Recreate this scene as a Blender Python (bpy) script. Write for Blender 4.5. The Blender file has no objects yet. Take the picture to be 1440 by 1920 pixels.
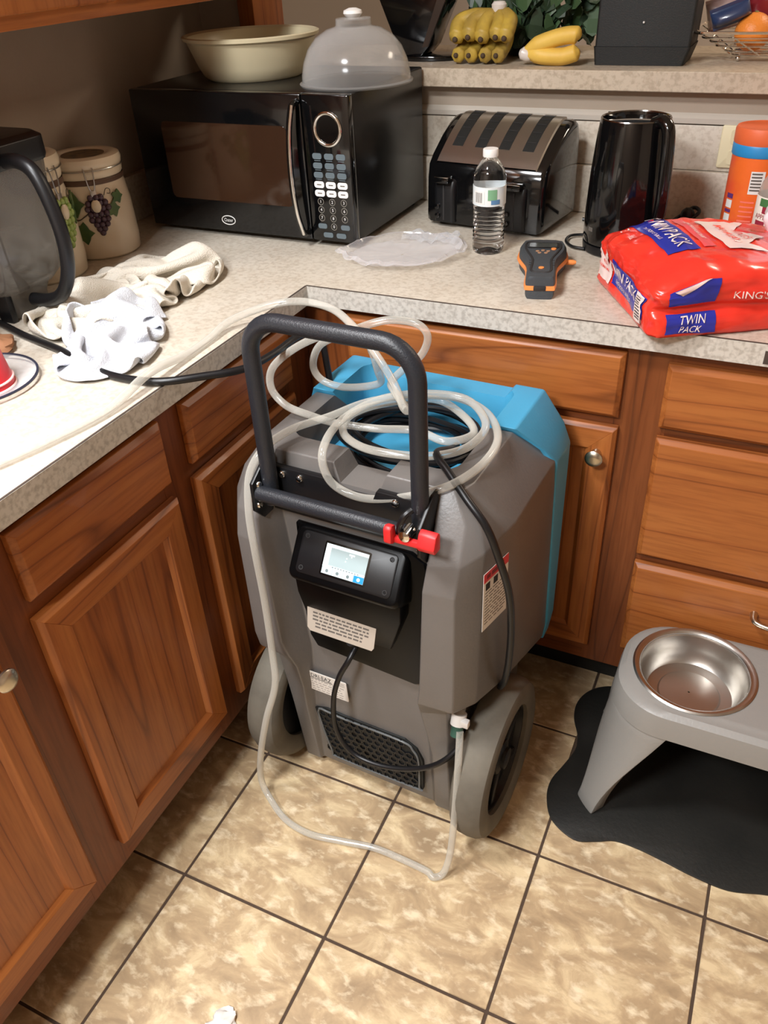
import bpy, bmesh, math, random
from mathutils import Vector, Matrix, noise

random.seed(7)
PI = math.pi
scene = bpy.context.scene
COL = scene.collection

# ---------------------------------------------------------------- camera
cam_data = bpy.data.cameras.new('camera')
cam = bpy.data.objects.new('camera', cam_data)
COL.objects.link(cam)
cam.location = (0.7992, -1.3167, 1.4666)
cam.rotation_euler = (0.9492, 0.0441, 0.4326)
cam_data.sensor_fit = 'VERTICAL'
cam_data.sensor_height = 36.0
cam_data.lens = 1529.05 / 1920 * 36.0
cam_data.clip_start = 0.02
scene.camera = cam

# ---------------------------------------------------------------- world, lights, exposure
world = bpy.data.worlds.new('world')
scene.world = world
world.use_nodes = True
bg = world.node_tree.nodes['Background']
bg.inputs[0].default_value = (1.0, 0.90, 0.79, 1)
bg.inputs[1].default_value = 0.50

def area(name, loc, size, power, col, target=None):
    d = bpy.data.lights.new(name, 'AREA')
    d.shape = 'DISK'; d.size = size; d.energy = power; d.color = col
    o = bpy.data.objects.new(name, d); COL.objects.link(o)
    o.location = loc
    t = Vector(target) if target else Vector((loc[0], loc[1], 0))
    o.rotation_euler = (t - Vector(loc)).to_track_quat('-Z', 'Y').to_euler()
    return o
area('ceiling_lamp', (-0.08, -1.00, 2.38), 0.35, 24, (0.95, 0.975, 1.0))
area('ceiling_lamp', (0.08, -2.10, 2.38), 0.50, 47, (0.95, 0.975, 1.0))
area('dining_fill_light', (1.6, 1.5, 2.35), 0.6, 16, (1.0, 0.85, 0.68))  # added fill for the area beyond the bar, no known fixture

vs = scene.view_settings
vs.view_transform = 'Standard'; vs.look = 'None'; vs.gamma = 1.0
vs.use_curve_mapping = False
vs.exposure = 0.72

# ---------------------------------------------------------------- materials
def lin(c):
    out = []
    for v in c[:3]:
        v = v / 255.0
        out.append(v / 12.92 if v <= 0.04045 else ((v + 0.055) / 1.055) ** 2.4)
    return (*out, 1.0)

def newmat(name):
    m = bpy.data.materials.new(name); m.use_nodes = True
    nt = m.node_tree
    return m, nt, nt.nodes['Principled BSDF']

def pm(name, col, rough=0.5, metal=0.0, spec=0.5, var=None, bump=None, coat=0.0, trans=0.0, ior=1.45, emit=None, sub=0.0):
    """principled material; var=(scale, second colour, contrast), bump=(scale, strength)"""
    m, nt, b = newmat(name)
    b.inputs['Base Color'].default_value = lin(col)
    b.inputs['Roughness'].default_value = rough
    b.inputs['Metallic'].default_value = metal
    b.inputs['Specular IOR Level'].default_value = spec
    b.inputs['Coat Weight'].default_value = coat
    b.inputs['Transmission Weight'].default_value = trans
    b.inputs['IOR'].default_value = ior
    if emit:
        b.inputs['Emission Color'].default_value = lin(emit[0]); b.inputs['Emission Strength'].default_value = emit[1]
    N, L = nt.nodes.new, nt.links.new
    tc = N('ShaderNodeTexCoord')
    if var:
        n = N('ShaderNodeTexNoise'); n.inputs['Scale'].default_value = var[0]; n.inputs['Detail'].default_value = 6
        L(tc.outputs['Object'], n.inputs['Vector'])
        r = N('ShaderNodeValToRGB')
        k = var[2] if len(var) > 2 else 0.2
        r.color_ramp.elements[0].position = 0.5 - k; r.color_ramp.elements[1].position = 0.5 + k
        r.color_ramp.elements[0].color = lin(col); r.color_ramp.elements[1].color = lin(var[1])
        L(n.outputs['Fac'], r.inputs['Fac']); L(r.outputs['Color'], b.inputs['Base Color'])
    if bump:
        n = N('ShaderNodeTexNoise'); n.inputs['Scale'].default_value = bump[0]; n.inputs['Detail'].default_value = 4
        L(tc.outputs['Object'], n.inputs['Vector'])
        bp = N('ShaderNodeBump'); bp.inputs['Strength'].default_value = bump[1]; bp.inputs['Distance'].default_value = 0.002
        L(n.outputs['Fac'], bp.inputs['Height']); L(bp.outputs['Normal'], b.inputs['Normal'])
    return m

def clear_plastic(name, col, opacity=0.25, rough=0.12, diffuse=0.5):
    """thin clear or milky plastic: see-through, with a diffuse haze and a gloss"""
    m, nt, b = newmat(name)
    N, L = nt.nodes.new, nt.links.new
    b.inputs['Base Color'].default_value = lin(col); b.inputs['Roughness'].default_value = rough
    b.inputs['Specular IOR Level'].default_value = 0.8
    tr = N('ShaderNodeBsdfTransparent'); tr.inputs[0].default_value = (0.96, 0.96, 0.96, 1)
    mx = N('ShaderNodeMixShader')
    lw = N('ShaderNodeLayerWeight'); lw.inputs['Blend'].default_value = 0.35
    mp = N('ShaderNodeMapRange'); mp.inputs[1].default_value = 0; mp.inputs[2].default_value = 1
    mp.inputs[3].default_value = opacity; mp.inputs[4].default_value = min(1.0, opacity + diffuse)
    L(lw.outputs['Facing'], mp.inputs[0]); L(mp.outputs[0], mx.inputs[0])
    L(tr.outputs[0], mx.inputs[1]); L(b.outputs[0], mx.inputs[2])
    L(mx.outputs[0], nt.nodes['Material Output'].inputs[0])
    return m

def laminate(name, a, c, d):
    """speckled stone-look laminate"""
    m, nt, b = newmat(name); N, L = nt.nodes.new, nt.links.new
    tc = N('ShaderNodeTexCoord')
    n1 = N('ShaderNodeTexNoise'); n1.inputs['Scale'].default_value = 120; n1.inputs['Detail'].default_value = 3
    n2 = N('ShaderNodeTexNoise'); n2.inputs['Scale'].default_value = 9; n2.inputs['Detail'].default_value = 5
    for n in (n1, n2): L(tc.outputs['Object'], n.inputs['Vector'])
    r1 = N('ShaderNodeValToRGB'); e = r1.color_ramp.elements
    e[0].position = 0.36; e[0].color = lin(d); e[1].position = 0.56; e[1].color = lin(a)
    r2 = N('ShaderNodeValToRGB'); e = r2.color_ramp.elements
    e[0].position = 0.35; e[0].color = lin(c); e[1].position = 0.62; e[1].color = lin(a)
    L(n1.outputs['Fac'], r1.inputs['Fac']); L(n2.outputs['Fac'], r2.inputs['Fac'])
    mx = N('ShaderNodeMix'); mx.data_type = 'RGBA'; mx.inputs[0].default_value = 0.55
    L(r2.outputs['Color'], mx.inputs[6]); L(r1.outputs['Color'], mx.inputs[7]); L(mx.outputs[2], b.inputs['Base Color'])
    b.inputs['Roughness'].default_value = 0.38
    return m

def tile_mat(name):
    m, nt, b = newmat(name); N, L = nt.nodes.new, nt.links.new
    tc = N('ShaderNodeTexCoord'); oi = N('ShaderNodeObjectInfo')
    sc = N('ShaderNodeVectorMath'); sc.operation = 'SCALE'; sc.inputs[3].default_value = 37.0
    cb = N('ShaderNodeCombineXYZ')
    L(oi.outputs['Random'], cb.inputs[0]); L(oi.outputs['Random'], cb.inputs[1])
    L(cb.outputs[0], sc.inputs[0])
    ad = N('ShaderNodeVectorMath'); ad.operation = 'ADD'
    L(tc.outputs['Object'], ad.inputs[0]); L(sc.outputs[0], ad.inputs[1])
    st = N('ShaderNodeMapping'); st.inputs['Rotation'].default_value = (0, 0, 0.7); st.inputs['Scale'].default_value = (1, 1.7, 1)
    L(ad.outputs[0], st.inputs['Vector'])
    n1 = N('ShaderNodeTexNoise'); n1.inputs['Scale'].default_value = 11; n1.inputs['Detail'].default_value = 8; n1.inputs['Roughness'].default_value = 0.62; n1.inputs['Distortion'].default_value = 0.6
    n2 = N('ShaderNodeTexNoise'); n2.inputs['Scale'].default_value = 27; n2.inputs['Detail'].default_value = 6; n2.inputs['Roughness'].default_value = 0.58; n2.inputs['Distortion'].default_value = 0.25
    for n in (n1, n2): L(st.outputs[0], n.inputs['Vector'])
    r = N('ShaderNodeValToRGB'); e = r.color_ramp.elements
    e[0].position = 0.33; e[0].color = lin((156, 132, 102)); e[1].position = 0.64; e[1].color = lin((216, 193, 153))
    x = e.new(0.5); x.color = lin((183, 157, 122))
    L(n1.outputs['Fac'], r.inputs['Fac'])
    r2 = N('ShaderNodeValToRGB'); e = r2.color_ramp.elements
    e[0].position = 0.52; e[0].color = (0, 0, 0, 1); e[1].position = 0.70; e[1].color = (0.75, 0.75, 0.75, 1)
    L(n2.outputs['Fac'], r2.inputs['Fac'])
    mx = N('ShaderNodeMix'); mx.data_type = 'RGBA'
    L(r2.outputs['Color'], mx.inputs[0]); L(r.outputs['Color'], mx.inputs[6]); mx.inputs[7].default_value = lin((238, 220, 186))
    L(mx.outputs[2], b.inputs['Base Color'])
    b.inputs['Roughness'].default_value = 0.33
    bp = N('ShaderNodeBump'); bp.inputs['Strength'].default_value = 0.08; bp.inputs['Distance'].default_value = 0.002
    L(n1.outputs['Fac'], bp.inputs['Height']); L(bp.outputs['Normal'], b.inputs['Normal'])
    return m

def wood(name, axis, light, mid, dark, rough=0.34):
    """stained oak with the grain running along the given axis"""
    m, nt, b = newmat(name); N, L = nt.nodes.new, nt.links.new
    tc = N('ShaderNodeTexCoord'); oi = N('ShaderNodeObjectInfo')
    ad = N('ShaderNodeVectorMath'); ad.operation = 'ADD'
    sc = N('ShaderNodeMath'); sc.operation = 'MULTIPLY'; sc.inputs[1].default_value = 13.0
    cb = N('ShaderNodeCombineXYZ')
    L(oi.outputs['Random'], sc.inputs[0])
    for k in range(3): L(sc.outputs[0], cb.inputs[k])
    L(tc.outputs['Object'], ad.inputs[0]); L(cb.outputs[0], ad.inputs[1])
    mp = N('ShaderNodeMapping'); s = [1.0, 1.0, 1.0]; s['xyz'.index(axis)] = 0.055
    mp.inputs['Scale'].default_value = s
    L(ad.outputs[0], mp.inputs['Vector'])
    big = N('ShaderNodeTexNoise'); big.inputs['Scale'].default_value = 7; big.inputs['Detail'].default_value = 1.5; big.inputs['Distortion'].default_value = 0.25
    fine = N('ShaderNodeTexNoise'); fine.inputs['Scale'].default_value = 170; fine.inputs['Detail'].default_value = 3
    for n in (big, fine): L(mp.outputs[0], n.inputs['Vector'])
    mu = N('ShaderNodeMath'); mu.operation = 'MULTIPLY'; mu.inputs[1].default_value = 17.0
    fr = N('ShaderNodeMath'); fr.operation = 'PINGPONG'; fr.inputs[1].default_value = 1.0
    L(big.outputs['Fac'], mu.inputs[0]); L(mu.outputs[0], fr.inputs[0])
    r = N('ShaderNodeValToRGB'); e = r.color_ramp.elements
    e[0].position = 0.0; e[0].color = lin(dark); e[1].position = 0.85; e[1].color = lin(light)
    x = e.new(0.11); x.color = lin(mid)
    L(fr.outputs[0], r.inputs['Fac'])
    r2 = N('ShaderNodeValToRGB'); e = r2.color_ramp.elements
    e[0].position = 0.34; e[0].color = (0.50, 0.42, 0.36, 1); e[1].position = 0.56; e[1].color = (1, 1, 1, 1)
    L(fine.outputs['Fac'], r2.inputs['Fac'])
    mx = N('ShaderNodeMix'); mx.data_type = 'RGBA'; mx.blend_type = 'MULTIPLY'; mx.inputs[0].default_value = 0.38
    L(r.outputs['Color'], mx.inputs[6]); L(r2.outputs['Color'], mx.inputs[7]); L(mx.outputs[2], b.inputs['Base Color'])
    b.inputs['Roughness'].default_value = rough; b.inputs['Coat Weight'].default_value = 0.05; b.inputs['Specular IOR Level'].default_value = 0.3
    bp = N('ShaderNodeBump'); bp.inputs['Strength'].default_value = 0.12; bp.inputs['Distance'].default_value = 0.001
    L(fine.outputs['Fac'], bp.inputs['Height']); L(bp.outputs['Normal'], b.inputs['Normal'])
    return m

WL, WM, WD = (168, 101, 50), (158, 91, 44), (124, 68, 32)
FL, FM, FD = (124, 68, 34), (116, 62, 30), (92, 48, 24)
M = {
 'lam': laminate('laminate', (206, 197, 182), (192, 180, 162), (176, 163, 146)),
 'lam_edge': laminate('laminate_edge', (204, 198, 188), (190, 182, 170), (150, 142, 132)),
 'lam_bar': laminate('laminate_bar', (196, 182, 162), (184, 168, 146), (158, 142, 122)),
 'seam': pm('dark_seam', (70, 58, 50), 0.7),
 'grout': pm('grout', (74, 58, 46), 0.9, bump=(300, 0.3)),
 'tile': tile_mat('floor_tile'),
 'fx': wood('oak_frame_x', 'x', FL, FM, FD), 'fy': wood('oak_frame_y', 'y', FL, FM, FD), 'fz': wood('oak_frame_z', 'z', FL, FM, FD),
 'wx': wood('oak_grain_x', 'x', WL, WM, WD), 'wy': wood('oak_grain_y', 'y', WL, WM, WD), 'wz': wood('oak_grain_z', 'z', WL, WM, WD),
 'wall': pm('painted_wall', (168, 154, 138), 0.8, var=(6, (160, 146, 130)), bump=(120, 0.15)),
 'wall_brown': pm('brown_wall', (138, 118, 100), 0.8),
 'wall_far': pm('painted_wall_far', (186, 168, 150), 0.8),
 'white_trim': pm('painted_trim', (188, 180, 168), 0.5),
 'nickel': pm('brushed_nickel', (205, 196, 178), 0.28, 1.0),
 'chrome': pm('chrome', (225, 222, 216), 0.10, 1.0),
 'steel': pm('stainless_steel', (192, 188, 182), 0.32, 1.0, bump=(60, 0.05)),
 'black_gloss': pm('black_gloss', (10, 10, 11), 0.10, coat=0.3),
 'black_body': pm('black_enamel', (13, 13, 14), 0.28),
 'black_plastic': pm('black_plastic', (18, 18, 20), 0.38),
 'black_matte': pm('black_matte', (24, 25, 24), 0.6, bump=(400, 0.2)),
 'black_tex': pm('black_powder_coat', (36, 38, 43), 0.38, bump=(420, 0.28)),
 'rubber': pm('grey_rubber_tyre', (112, 106, 94), 0.75, var=(14, (92, 86, 76)), bump=(90, 0.2)),
 'grey_shell': pm('grey_rotomoulded_plastic', (110, 106, 103), 0.36, var=(5, (103, 98, 94)), bump=(220, 0.12)),
 'blue_shell': pm('blue_rotomoulded_plastic', (72, 160, 200), 0.42, bump=(220, 0.12)),
 'console_black': pm('console_black', (7, 7, 8), 0.30, spec=0.15),
 'red_plastic': pm('red_plastic', (214, 42, 44), 0.4),
 'white': pm('white_plastic', (228, 226, 222), 0.4),
 'paper': pm('white_paper', (226, 220, 212), 0.7),
 'ink': pm('grey_ink', (96, 90, 84), 0.7),
 'ink_pale': pm('pale_ink', (158, 152, 146), 0.7),
 'ink_dark': pm('dark_ink', (40, 38, 38), 0.7),
 'hose': clear_plastic('clear_vinyl_hose', (218, 215, 204), 0.25, 0.12, 0.60),
 'clear': clear_plastic('clear_thin_plastic', (235, 235, 238), 0.06, 0.08, 0.35),
 'milky': clear_plastic('milky_clear_plastic', (206, 204, 200), 0.09, 0.13, 0.42),
 'smoke': clear_plastic('smoky_clear_plastic', (120, 116, 110), 0.52, 0.12, 0.35),
}

# ---------------------------------------------------------------- mesh helpers
class MB:
    """collects shapes, links them as one mesh object"""
    def __init__(s): s.v = []; s.f = []
    def add(s, verts, faces, mat=None):
        o = len(s.v)
        for p in verts:
            p = Vector(p)
            s.v.append(mat @ p if mat else p)
        s.f += [tuple(i + o for i in f) for f in faces]
        return s
    def box(s, x0, x1, y0, y1, z0, z1, mat=None):
        v = [(x, y, z) for z in (z0, z1) for y in (y0, y1) for x in (x0, x1)]
        return s.add(v, [(0, 2, 3, 1), (4, 5, 7, 6), (0, 1, 5, 4), (1, 3, 7, 5), (3, 2, 6, 7), (2, 0, 4, 6)], mat)
    def loft(s, rings, cap=True, closed=True, mat=None):
        n = len(rings[0]); v = [p for r in rings for p in r]; f = []
        for k in range(len(rings) - 1):
            for i in range(n if closed else n - 1):
                j = (i + 1) % n
                f.append((k * n + i, k * n + j, (k + 1) * n + j, (k + 1) * n + i))
        if cap:
            f.append(tuple(range(n - 1, -1, -1))); b = (len(rings) - 1) * n; f.append(tuple(range(b, b + n)))
        return s.add(v, f, mat)
    def lathe(s, prof, n=32, mat=None, cap=True, arc=None):
        if arc:
            rings = [[(r * math.cos(arc[0] + (arc[1] - arc[0]) * i / n), r * math.sin(arc[0] + (arc[1] - arc[0]) * i / n), z) for i in range(n + 1)] for r, z in prof]
            return s.loft(rings, cap=False, closed=False, mat=mat)
        rings = [[(r * math.cos(2 * PI * i / n), r * math.sin(2 * PI * i / n), z) for i in range(n)] for r, z in prof]
        return s.loft(rings, cap, True, mat)
    def prism(s, poly, z0, z1, mat=None):
        return s.loft([[(x, y, z0) for x, y in poly], [(x, y, z1) for x, y in poly]], True, True, mat)
    def tube(s, pts, r, n=10, mat=None, closed=False, cap=True):
        pts = [Vector(p) for p in pts]; m = len(pts); rings = []
        rs = r if isinstance(r, (list, tuple)) else [r] * m
        up = None
        for i, p in enumerate(pts):
            a = pts[i - 1] if (i or closed) else p
            b = pts[(i + 1) % m] if (i < m - 1 or closed) else p
            t = (b - a).normalized()
            if up is None:
                up = t.orthogonal().normalized()
            up = (up - t * up.dot(t))
            up = up.normalized() if up.length > 1e-6 else t.orthogonal().normalized()
            w = t.cross(up)
            rings.append([p + (up * math.cos(2 * PI * k / n) + w * math.sin(2 * PI * k / n)) * rs[i] for k in range(n)])
        if closed: rings.append(rings[0])
        return s.loft(rings, cap and not closed, True, mat)
    def sphere(s, c, r, n=12, m=8, sc=(1, 1, 1)):
        c = Vector(c); rings = []
        for j in range(1, m):
            a = PI * j / m
            rings.append([(c.x + r * sc[0] * math.sin(a) * math.cos(2 * PI * i / n), c.y + r * sc[1] * math.sin(a) * math.sin(2 * PI * i / n), c.z - r * sc[2] * math.cos(a)) for i in range(n)])
        return s.loft(rings)
    def build(s, name, mat, parent=None, bevel=0.0, seg=2, ang=30, smooth=True, fn=None, sharp=38):
        me = bpy.data.meshes.new(name)
        bm = bmesh.new()
        vs_ = [bm.verts.new(p) for p in s.v]
        for f in s.f:
            try: bm.faces.new([vs_[i] for i in f])
            except ValueError: pass
        bmesh.ops.remove_doubles(bm, verts=bm.verts, dist=1e-6)
        bmesh.ops.recalc_face_normals(bm, faces=bm.faces)
        if bevel:
            ed = [e for e in bm.edges if len(e.link_faces) == 2 and e.calc_face_angle(0) > math.radians(ang)]
            bmesh.ops.bevel(bm, geom=ed, offset=bevel, segments=seg, profile=0.5, affect='EDGES', clamp_overlap=True)
        if fn:
            for v in bm.verts: v.co = fn(v.co)
        bm.to_mesh(me); bm.free()
        if smooth:
            me.polygons.foreach_set('use_smooth', [True] * len(me.polygons))
            me.set_sharp_from_angle(angle=math.radians(sharp))
        me.materials.append(M[mat] if isinstance(mat, str) else mat)
        o = bpy.data.objects.new(name, me); COL.objects.link(o)
        if parent: o.parent = parent
        return o

def spline(pts, k=8, closed=False):
    P = [Vector(p) for p in pts]; n = len(P); out = []
    for i in range(n if closed else n - 1):
        p1, p2 = P[i], P[(i + 1) % n]
        p0 = P[i - 1] if (i or closed) else p1 * 2 - p2
        p3 = P[(i + 2) % n] if (i < n - 2 or closed) else p2 * 2 - p1
        for j in range(k):
            t = j / k
            out.append(0.5 * ((2 * p1) + (p2 - p0) * t + (2 * p0 - 5 * p1 + 4 * p2 - p3) * t * t + (3 * p1 - p0 - 3 * p2 + p3) * t ** 3))
    if not closed: out.append(P[-1])
    return out

def rrect(x0, x1, y0, y1, r, n=4):
    out = []
    for cx, cy, a0 in ((x1 - r, y0 + r, -PI / 2), (x1 - r, y1 - r, 0), (x0 + r, y1 - r, PI / 2), (x0 + r, y0 + r, PI)):
        for i in range(n + 1):
            a = a0 + PI / 2 * i / n
            out.append((cx + r * math.cos(a), cy + r * math.sin(a)))
    return out

def tag(o, label, cat, group=None, kind=None):
    o['label'] = label; o['category'] = cat
    if group: o['group'] = group
    if kind: o['kind'] = kind
    return o

def thing(name, label, cat, loc=(0, 0, 0), rz=0.0, group=None):
    o = bpy.data.objects.new(name, None); COL.objects.link(o)
    o.empty_display_size = 0.05
    o.location = loc; o.rotation_euler = (0, 0, rz)
    return tag(o, label, cat, group)

def struct(o): o['kind'] = 'structure'; return o

def text(body, size, mat, parent, mtx, name='lettering', fn=None, align='CENTER', sx=1.0, shear=0.0, ext=0.0):
    c = bpy.data.curves.new('t', 'FONT'); c.body = body; c.size = size
    c.align_x = align; c.align_y = 'CENTER'; c.resolution_u = 2; c.shear = shear; c.extrude = ext
    t = bpy.data.objects.new('t', c); COL.objects.link(t)
    dg = bpy.context.evaluated_depsgraph_get()
    me = bpy.data.meshes.new_from_object(t.evaluated_get(dg))
    bpy.data.objects.remove(t); bpy.data.curves.remove(c)
    for v in me.vertices:
        p = mtx @ Vector((v.co.x * sx, v.co.y, v.co.z))
        v.co = fn(p) if fn else p
    me.materials.clear(); me.materials.append(M[mat] if isinstance(mat, str) else mat)
    me.name = name
    o = bpy.data.objects.new(name, me); COL.objects.link(o); o.parent = parent
    return o

def frame(o, u, v):
    """matrix with origin o, x axis u, y axis v"""
    u = Vector(u).normalized(); v = Vector(v); v = (v - u * u.dot(v)).normalized(); w = u.cross(v)
    m = Matrix((u, v, w)).transposed().to_4x4(); m.translation = Vector(o)
    return m

def copy_tree(o, parent=None):
    c = o.copy(); COL.objects.link(c)
    if parent: c.parent = parent
    for ch in list(o.children): copy_tree(ch, c)
    return c

# ================================================================ THE SETTING
TS, TX, TY = 0.3058, 0.0251, -0.7126
floor = struct(MB().box(-0.70, 2.6, -2.9, 0.70, -0.03, -0.0022).build('floor', 'grout'))
tile0 = None
for j in range(-6, 3):
    for i in range(-1, 8):
        if tile0 is None:
            g = 0.0026
            tile0 = MB().box(g, TS - g, g, TS - g, -0.012, 0.0).build('tile', 'tile', floor, bevel=0.0012, seg=1)
            t = tile0
        else:
            t = tile0.copy(); COL.objects.link(t)
        t.location = (TX + i * TS, TY + j * TS, 0)

struct(MB().box(-0.735, -0.635, -2.0, 0.665, 0.0, 2.44).build('wall_left', 'wall'))
wb = struct(MB().box(-0.735, 2.6, 0.637, 0.765, 0.0, 1.167).build('wall_back', 'wall'))
struct(MB().box(-0.735, -0.510, 0.665, 0.765, 1.167, 2.44).build('wall_return', 'wall'))
struct(MB().box(-0.508, -0.462, 0.645, 0.785, 1.167, 2.44).build('trim_1', 'wz', bevel=0.004))
struct(MB().box(-2.2, 3.6, 2.3, 2.4, 0.0, 2.44).build('wall_far', 'wall_far'))
struct(MB().box(2.6, 2.7, -2.9, 2.4, 0.0, 2.44).build('wall_right', 'wall_far'))  # unseen wall, added to keep ambient off the left cabinets
struct(MB().box(-2.3, 2.7, -3.0, 2.4, 2.44, 2.5).build('ceiling', pm('ceiling_paint', (226, 220, 210), .9)))  # unseen ceiling, added to block ambient from above
struct(MB().box(-0.735, 2.7, -3.0, -2.9, 0.0, 2.44).build('wall_front', 'wall_brown'))  # unseen wall behind the camera, added and darkened to cut bounce
struct(MB().box(-2.3, -2.2, 0.665, 2.4, 0.0, 2.44).build('wall_dining', 'wall_far'))
struct(MB().box(-0.735, -0.635, -2.9, -2.0, 0.0, 2.44).build('wall_side', 'wall'))
struct(MB().box(-2.3, 2.7, 0.7, 2.4, -0.06, -0.03).build('floor_dining', 'grout'))
# moulding strip under the bar
struct(MB().loft([[(x, 0.637, 1.105), (x, 0.627, 1.107), (x, 0.627, 1.117), (x, 0.631, 1.122), (x, 0.637, 1.126)] for x in (-0.45, 2.6)]).build('trim_2', 'white_trim'))

# laminate sheets of the back splash (two courses behind the counter, one on the left wall)
struct(MB().box(-0.62, 2.6, 0.617, 0.637, 0.9142, 1.0155).build('trim_3', 'lam', bevel=0.002))
struct(MB().box(-0.62, 2.6, 0.629, 0.637, 1.0165, 1.104).build('trim_4', 'lam', bevel=0.001))
struct(MB().box(-0.635, -0.615, -1.9, 0.617, 0.9142, 1.0165).build('trim_5', 'lam', bevel=0.002))

# ---------------------------------------------------------------- worktop and bar top
ct = thing('countertop', 'beige speckled laminate countertop running around the inside corner', 'countertop', (0, 0, 0.876))
MB().prism([(-0.634, -1.9), (-0.002, -1.9), (-0.002, 0.002), (2.6, 0.002), (2.6, 0.636), (-0.634, 0.636)], 0.0, 0.0375).build('top', 'lam', ct)
MB().box(-0.002, 0.0, -1.9, 0.0, -0.0005, 0.0366).build('edge_strip', 'lam_edge', ct)
MB().box(-0.002, 2.6, 0.0, 0.002, -0.0005, 0.0366).build('edge_strip', 'lam_edge', ct)
MB().box(-0.0035, -0.0004, -1.9, 0.0, 0.0366, 0.0376).build('seam_line', 'seam', ct)
MB().box(-0.002, 2.6, 0.0004, 0.0035, 0.0366, 0.0376).build('seam_line', 'seam', ct)
MB().box(0.823, 0.838, -0.0006, 0.001, 0.004, 0.026).build('chip', 'seam', ct)['label'] = 'dark chip missing from the edge'

bt = thing('bar_top', 'raised speckled laminate bar ledge above the backsplash', 'ledge', (0, 0, 1.168))
MB().box(-0.46, 2.6, 0.604, 1.01, 0, 0.0378).build('top', 'lam_bar', bt, bevel=0.0015, seg=1)

# ================================================================ CABINETS
def slab(mb, u0, u1, z0, z1, d0, d1, ch, run):
    """drawer slab with a sloped edge: run='L' faces +x, run='B' faces -y; d = distance out of the face frame"""
    def P(u, z, d): return (-0.03 + d, u, z) if run == 'L' else (u, 0.03 - d, z)
    rings = [[P(u0, z0, d0), P(u1, z0, d0), P(u1, z1, d0), P(u0, z1, d0)],
             [P(u0, z0, d1 * 0.55), P(u1, z0, d1 * 0.55), P(u1, z1, d1 * 0.55), P(u0, z1, d1 * 0.55)],
             [P(u0 + ch, z0 + ch, d1), P(u1 - ch, z0 + ch, d1), P(u1 - ch, z1 - ch, d1), P(u0 + ch, z1 - ch, d1)]]
    return mb.loft(rings)

def pbox(mb, u0, u1, z0, z1, d0, d1, run):
    return mb.box(-0.03 + d0, -0.03 + d1, u0, u1, z0, z1) if run == 'L' else mb.box(u0, u1, 0.03 - d1, 0.03 - d0, z0, z1)

def knob(run, u, z, parent, d=0.02):
    a = frame((-0.03 + d, u, z), (0, 1, 0), (0, 0, 1)) if run == 'L' else frame((u, 0.03 - d, z), (1, 0, 0), (0, 0, 1))
    MB().lathe([(0.009, 0), (0.0085, 0.003), (0.006, 0.008), (0.0065, 0.012), (0.013, 0.017), (0.0165, 0.021), (0.0165, 0.024), (0.013, 0.0275), (0.006, 0.029)], 24, a).build('knob', 'nickel', parent)

def cabinet(name, label, run, u0, u1, drawers, doors, z0=0.112):
    c = thing(name, label, 'cabinet', (0, 0, 0))
    vert = 'wz'; hor = 'wy' if run == 'L' else 'wx'
    # carcass behind the face frame
    (MB().box(-0.62, -0.05, u0, u1, z0, 0.8745) if run == 'L' else MB().box(u0, u1, 0.05, 0.63, z0, 0.8745)).build('carcass', vert, c)
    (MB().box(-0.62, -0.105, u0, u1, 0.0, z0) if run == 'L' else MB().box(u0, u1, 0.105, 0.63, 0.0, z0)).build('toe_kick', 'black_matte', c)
    spans = [d[0] for d in doors] + [d[0] for d in drawers]
    lo = min(s[0] for s in spans) + 0.012; hi = max(s[1] for s in spans) - 0.012
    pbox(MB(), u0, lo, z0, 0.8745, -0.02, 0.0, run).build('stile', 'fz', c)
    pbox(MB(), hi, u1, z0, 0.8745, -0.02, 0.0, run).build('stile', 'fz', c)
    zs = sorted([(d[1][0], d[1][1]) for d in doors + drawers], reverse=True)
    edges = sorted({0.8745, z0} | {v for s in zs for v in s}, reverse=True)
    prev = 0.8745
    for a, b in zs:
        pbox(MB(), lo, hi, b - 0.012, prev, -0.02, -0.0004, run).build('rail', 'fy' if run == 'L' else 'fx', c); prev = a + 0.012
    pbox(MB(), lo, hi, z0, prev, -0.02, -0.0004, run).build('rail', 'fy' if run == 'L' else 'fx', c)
    for (s, z) in drawers:
        slab(MB(), s[0], s[1], z[0], z[1], 0.0005, 0.019, 0.009, run).build('drawer', hor, c, bevel=0.0010, seg=1, sharp=18)
    for (s, z, kp) in doors:
        w = 0.056
        def corner(k, i, dd):
            u = (s[0] + i, s[1] - i, s[1] - i, s[0] + i)[k]; zz = (z[0] + i, z[0] + i, z[1] - i, z[1] - i)[k]
            return (-0.03 + dd, u, zz) if run == 'L' else (u, 0.03 - dd, zz)
        prof = [(0.0, 0.0005), (0.0, 0.012), (0.007, 0.0195), (w - 0.009, 0.0195), (w, 0.0105), (w, 0.0005)]
        do = pbox(MB(), s[0] + w - 0.004, s[1] - w + 0.004, z[0] + w - 0.004, z[1] - w + 0.004, 0.0005, 0.0110, run).build('door', vert, c)
        for k in range(4):
            MB().loft([[corner(k, i, dd) for i, dd in prof], [corner((k + 1) % 4, i, dd) for i, dd in prof]]).build('stile' if k % 2 else 'rail', vert if k % 2 else hor, do, bevel=0.0006, seg=1, sharp=18)
        if kp: knob(run, kp[0], kp[1], do)
    return c

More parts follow.
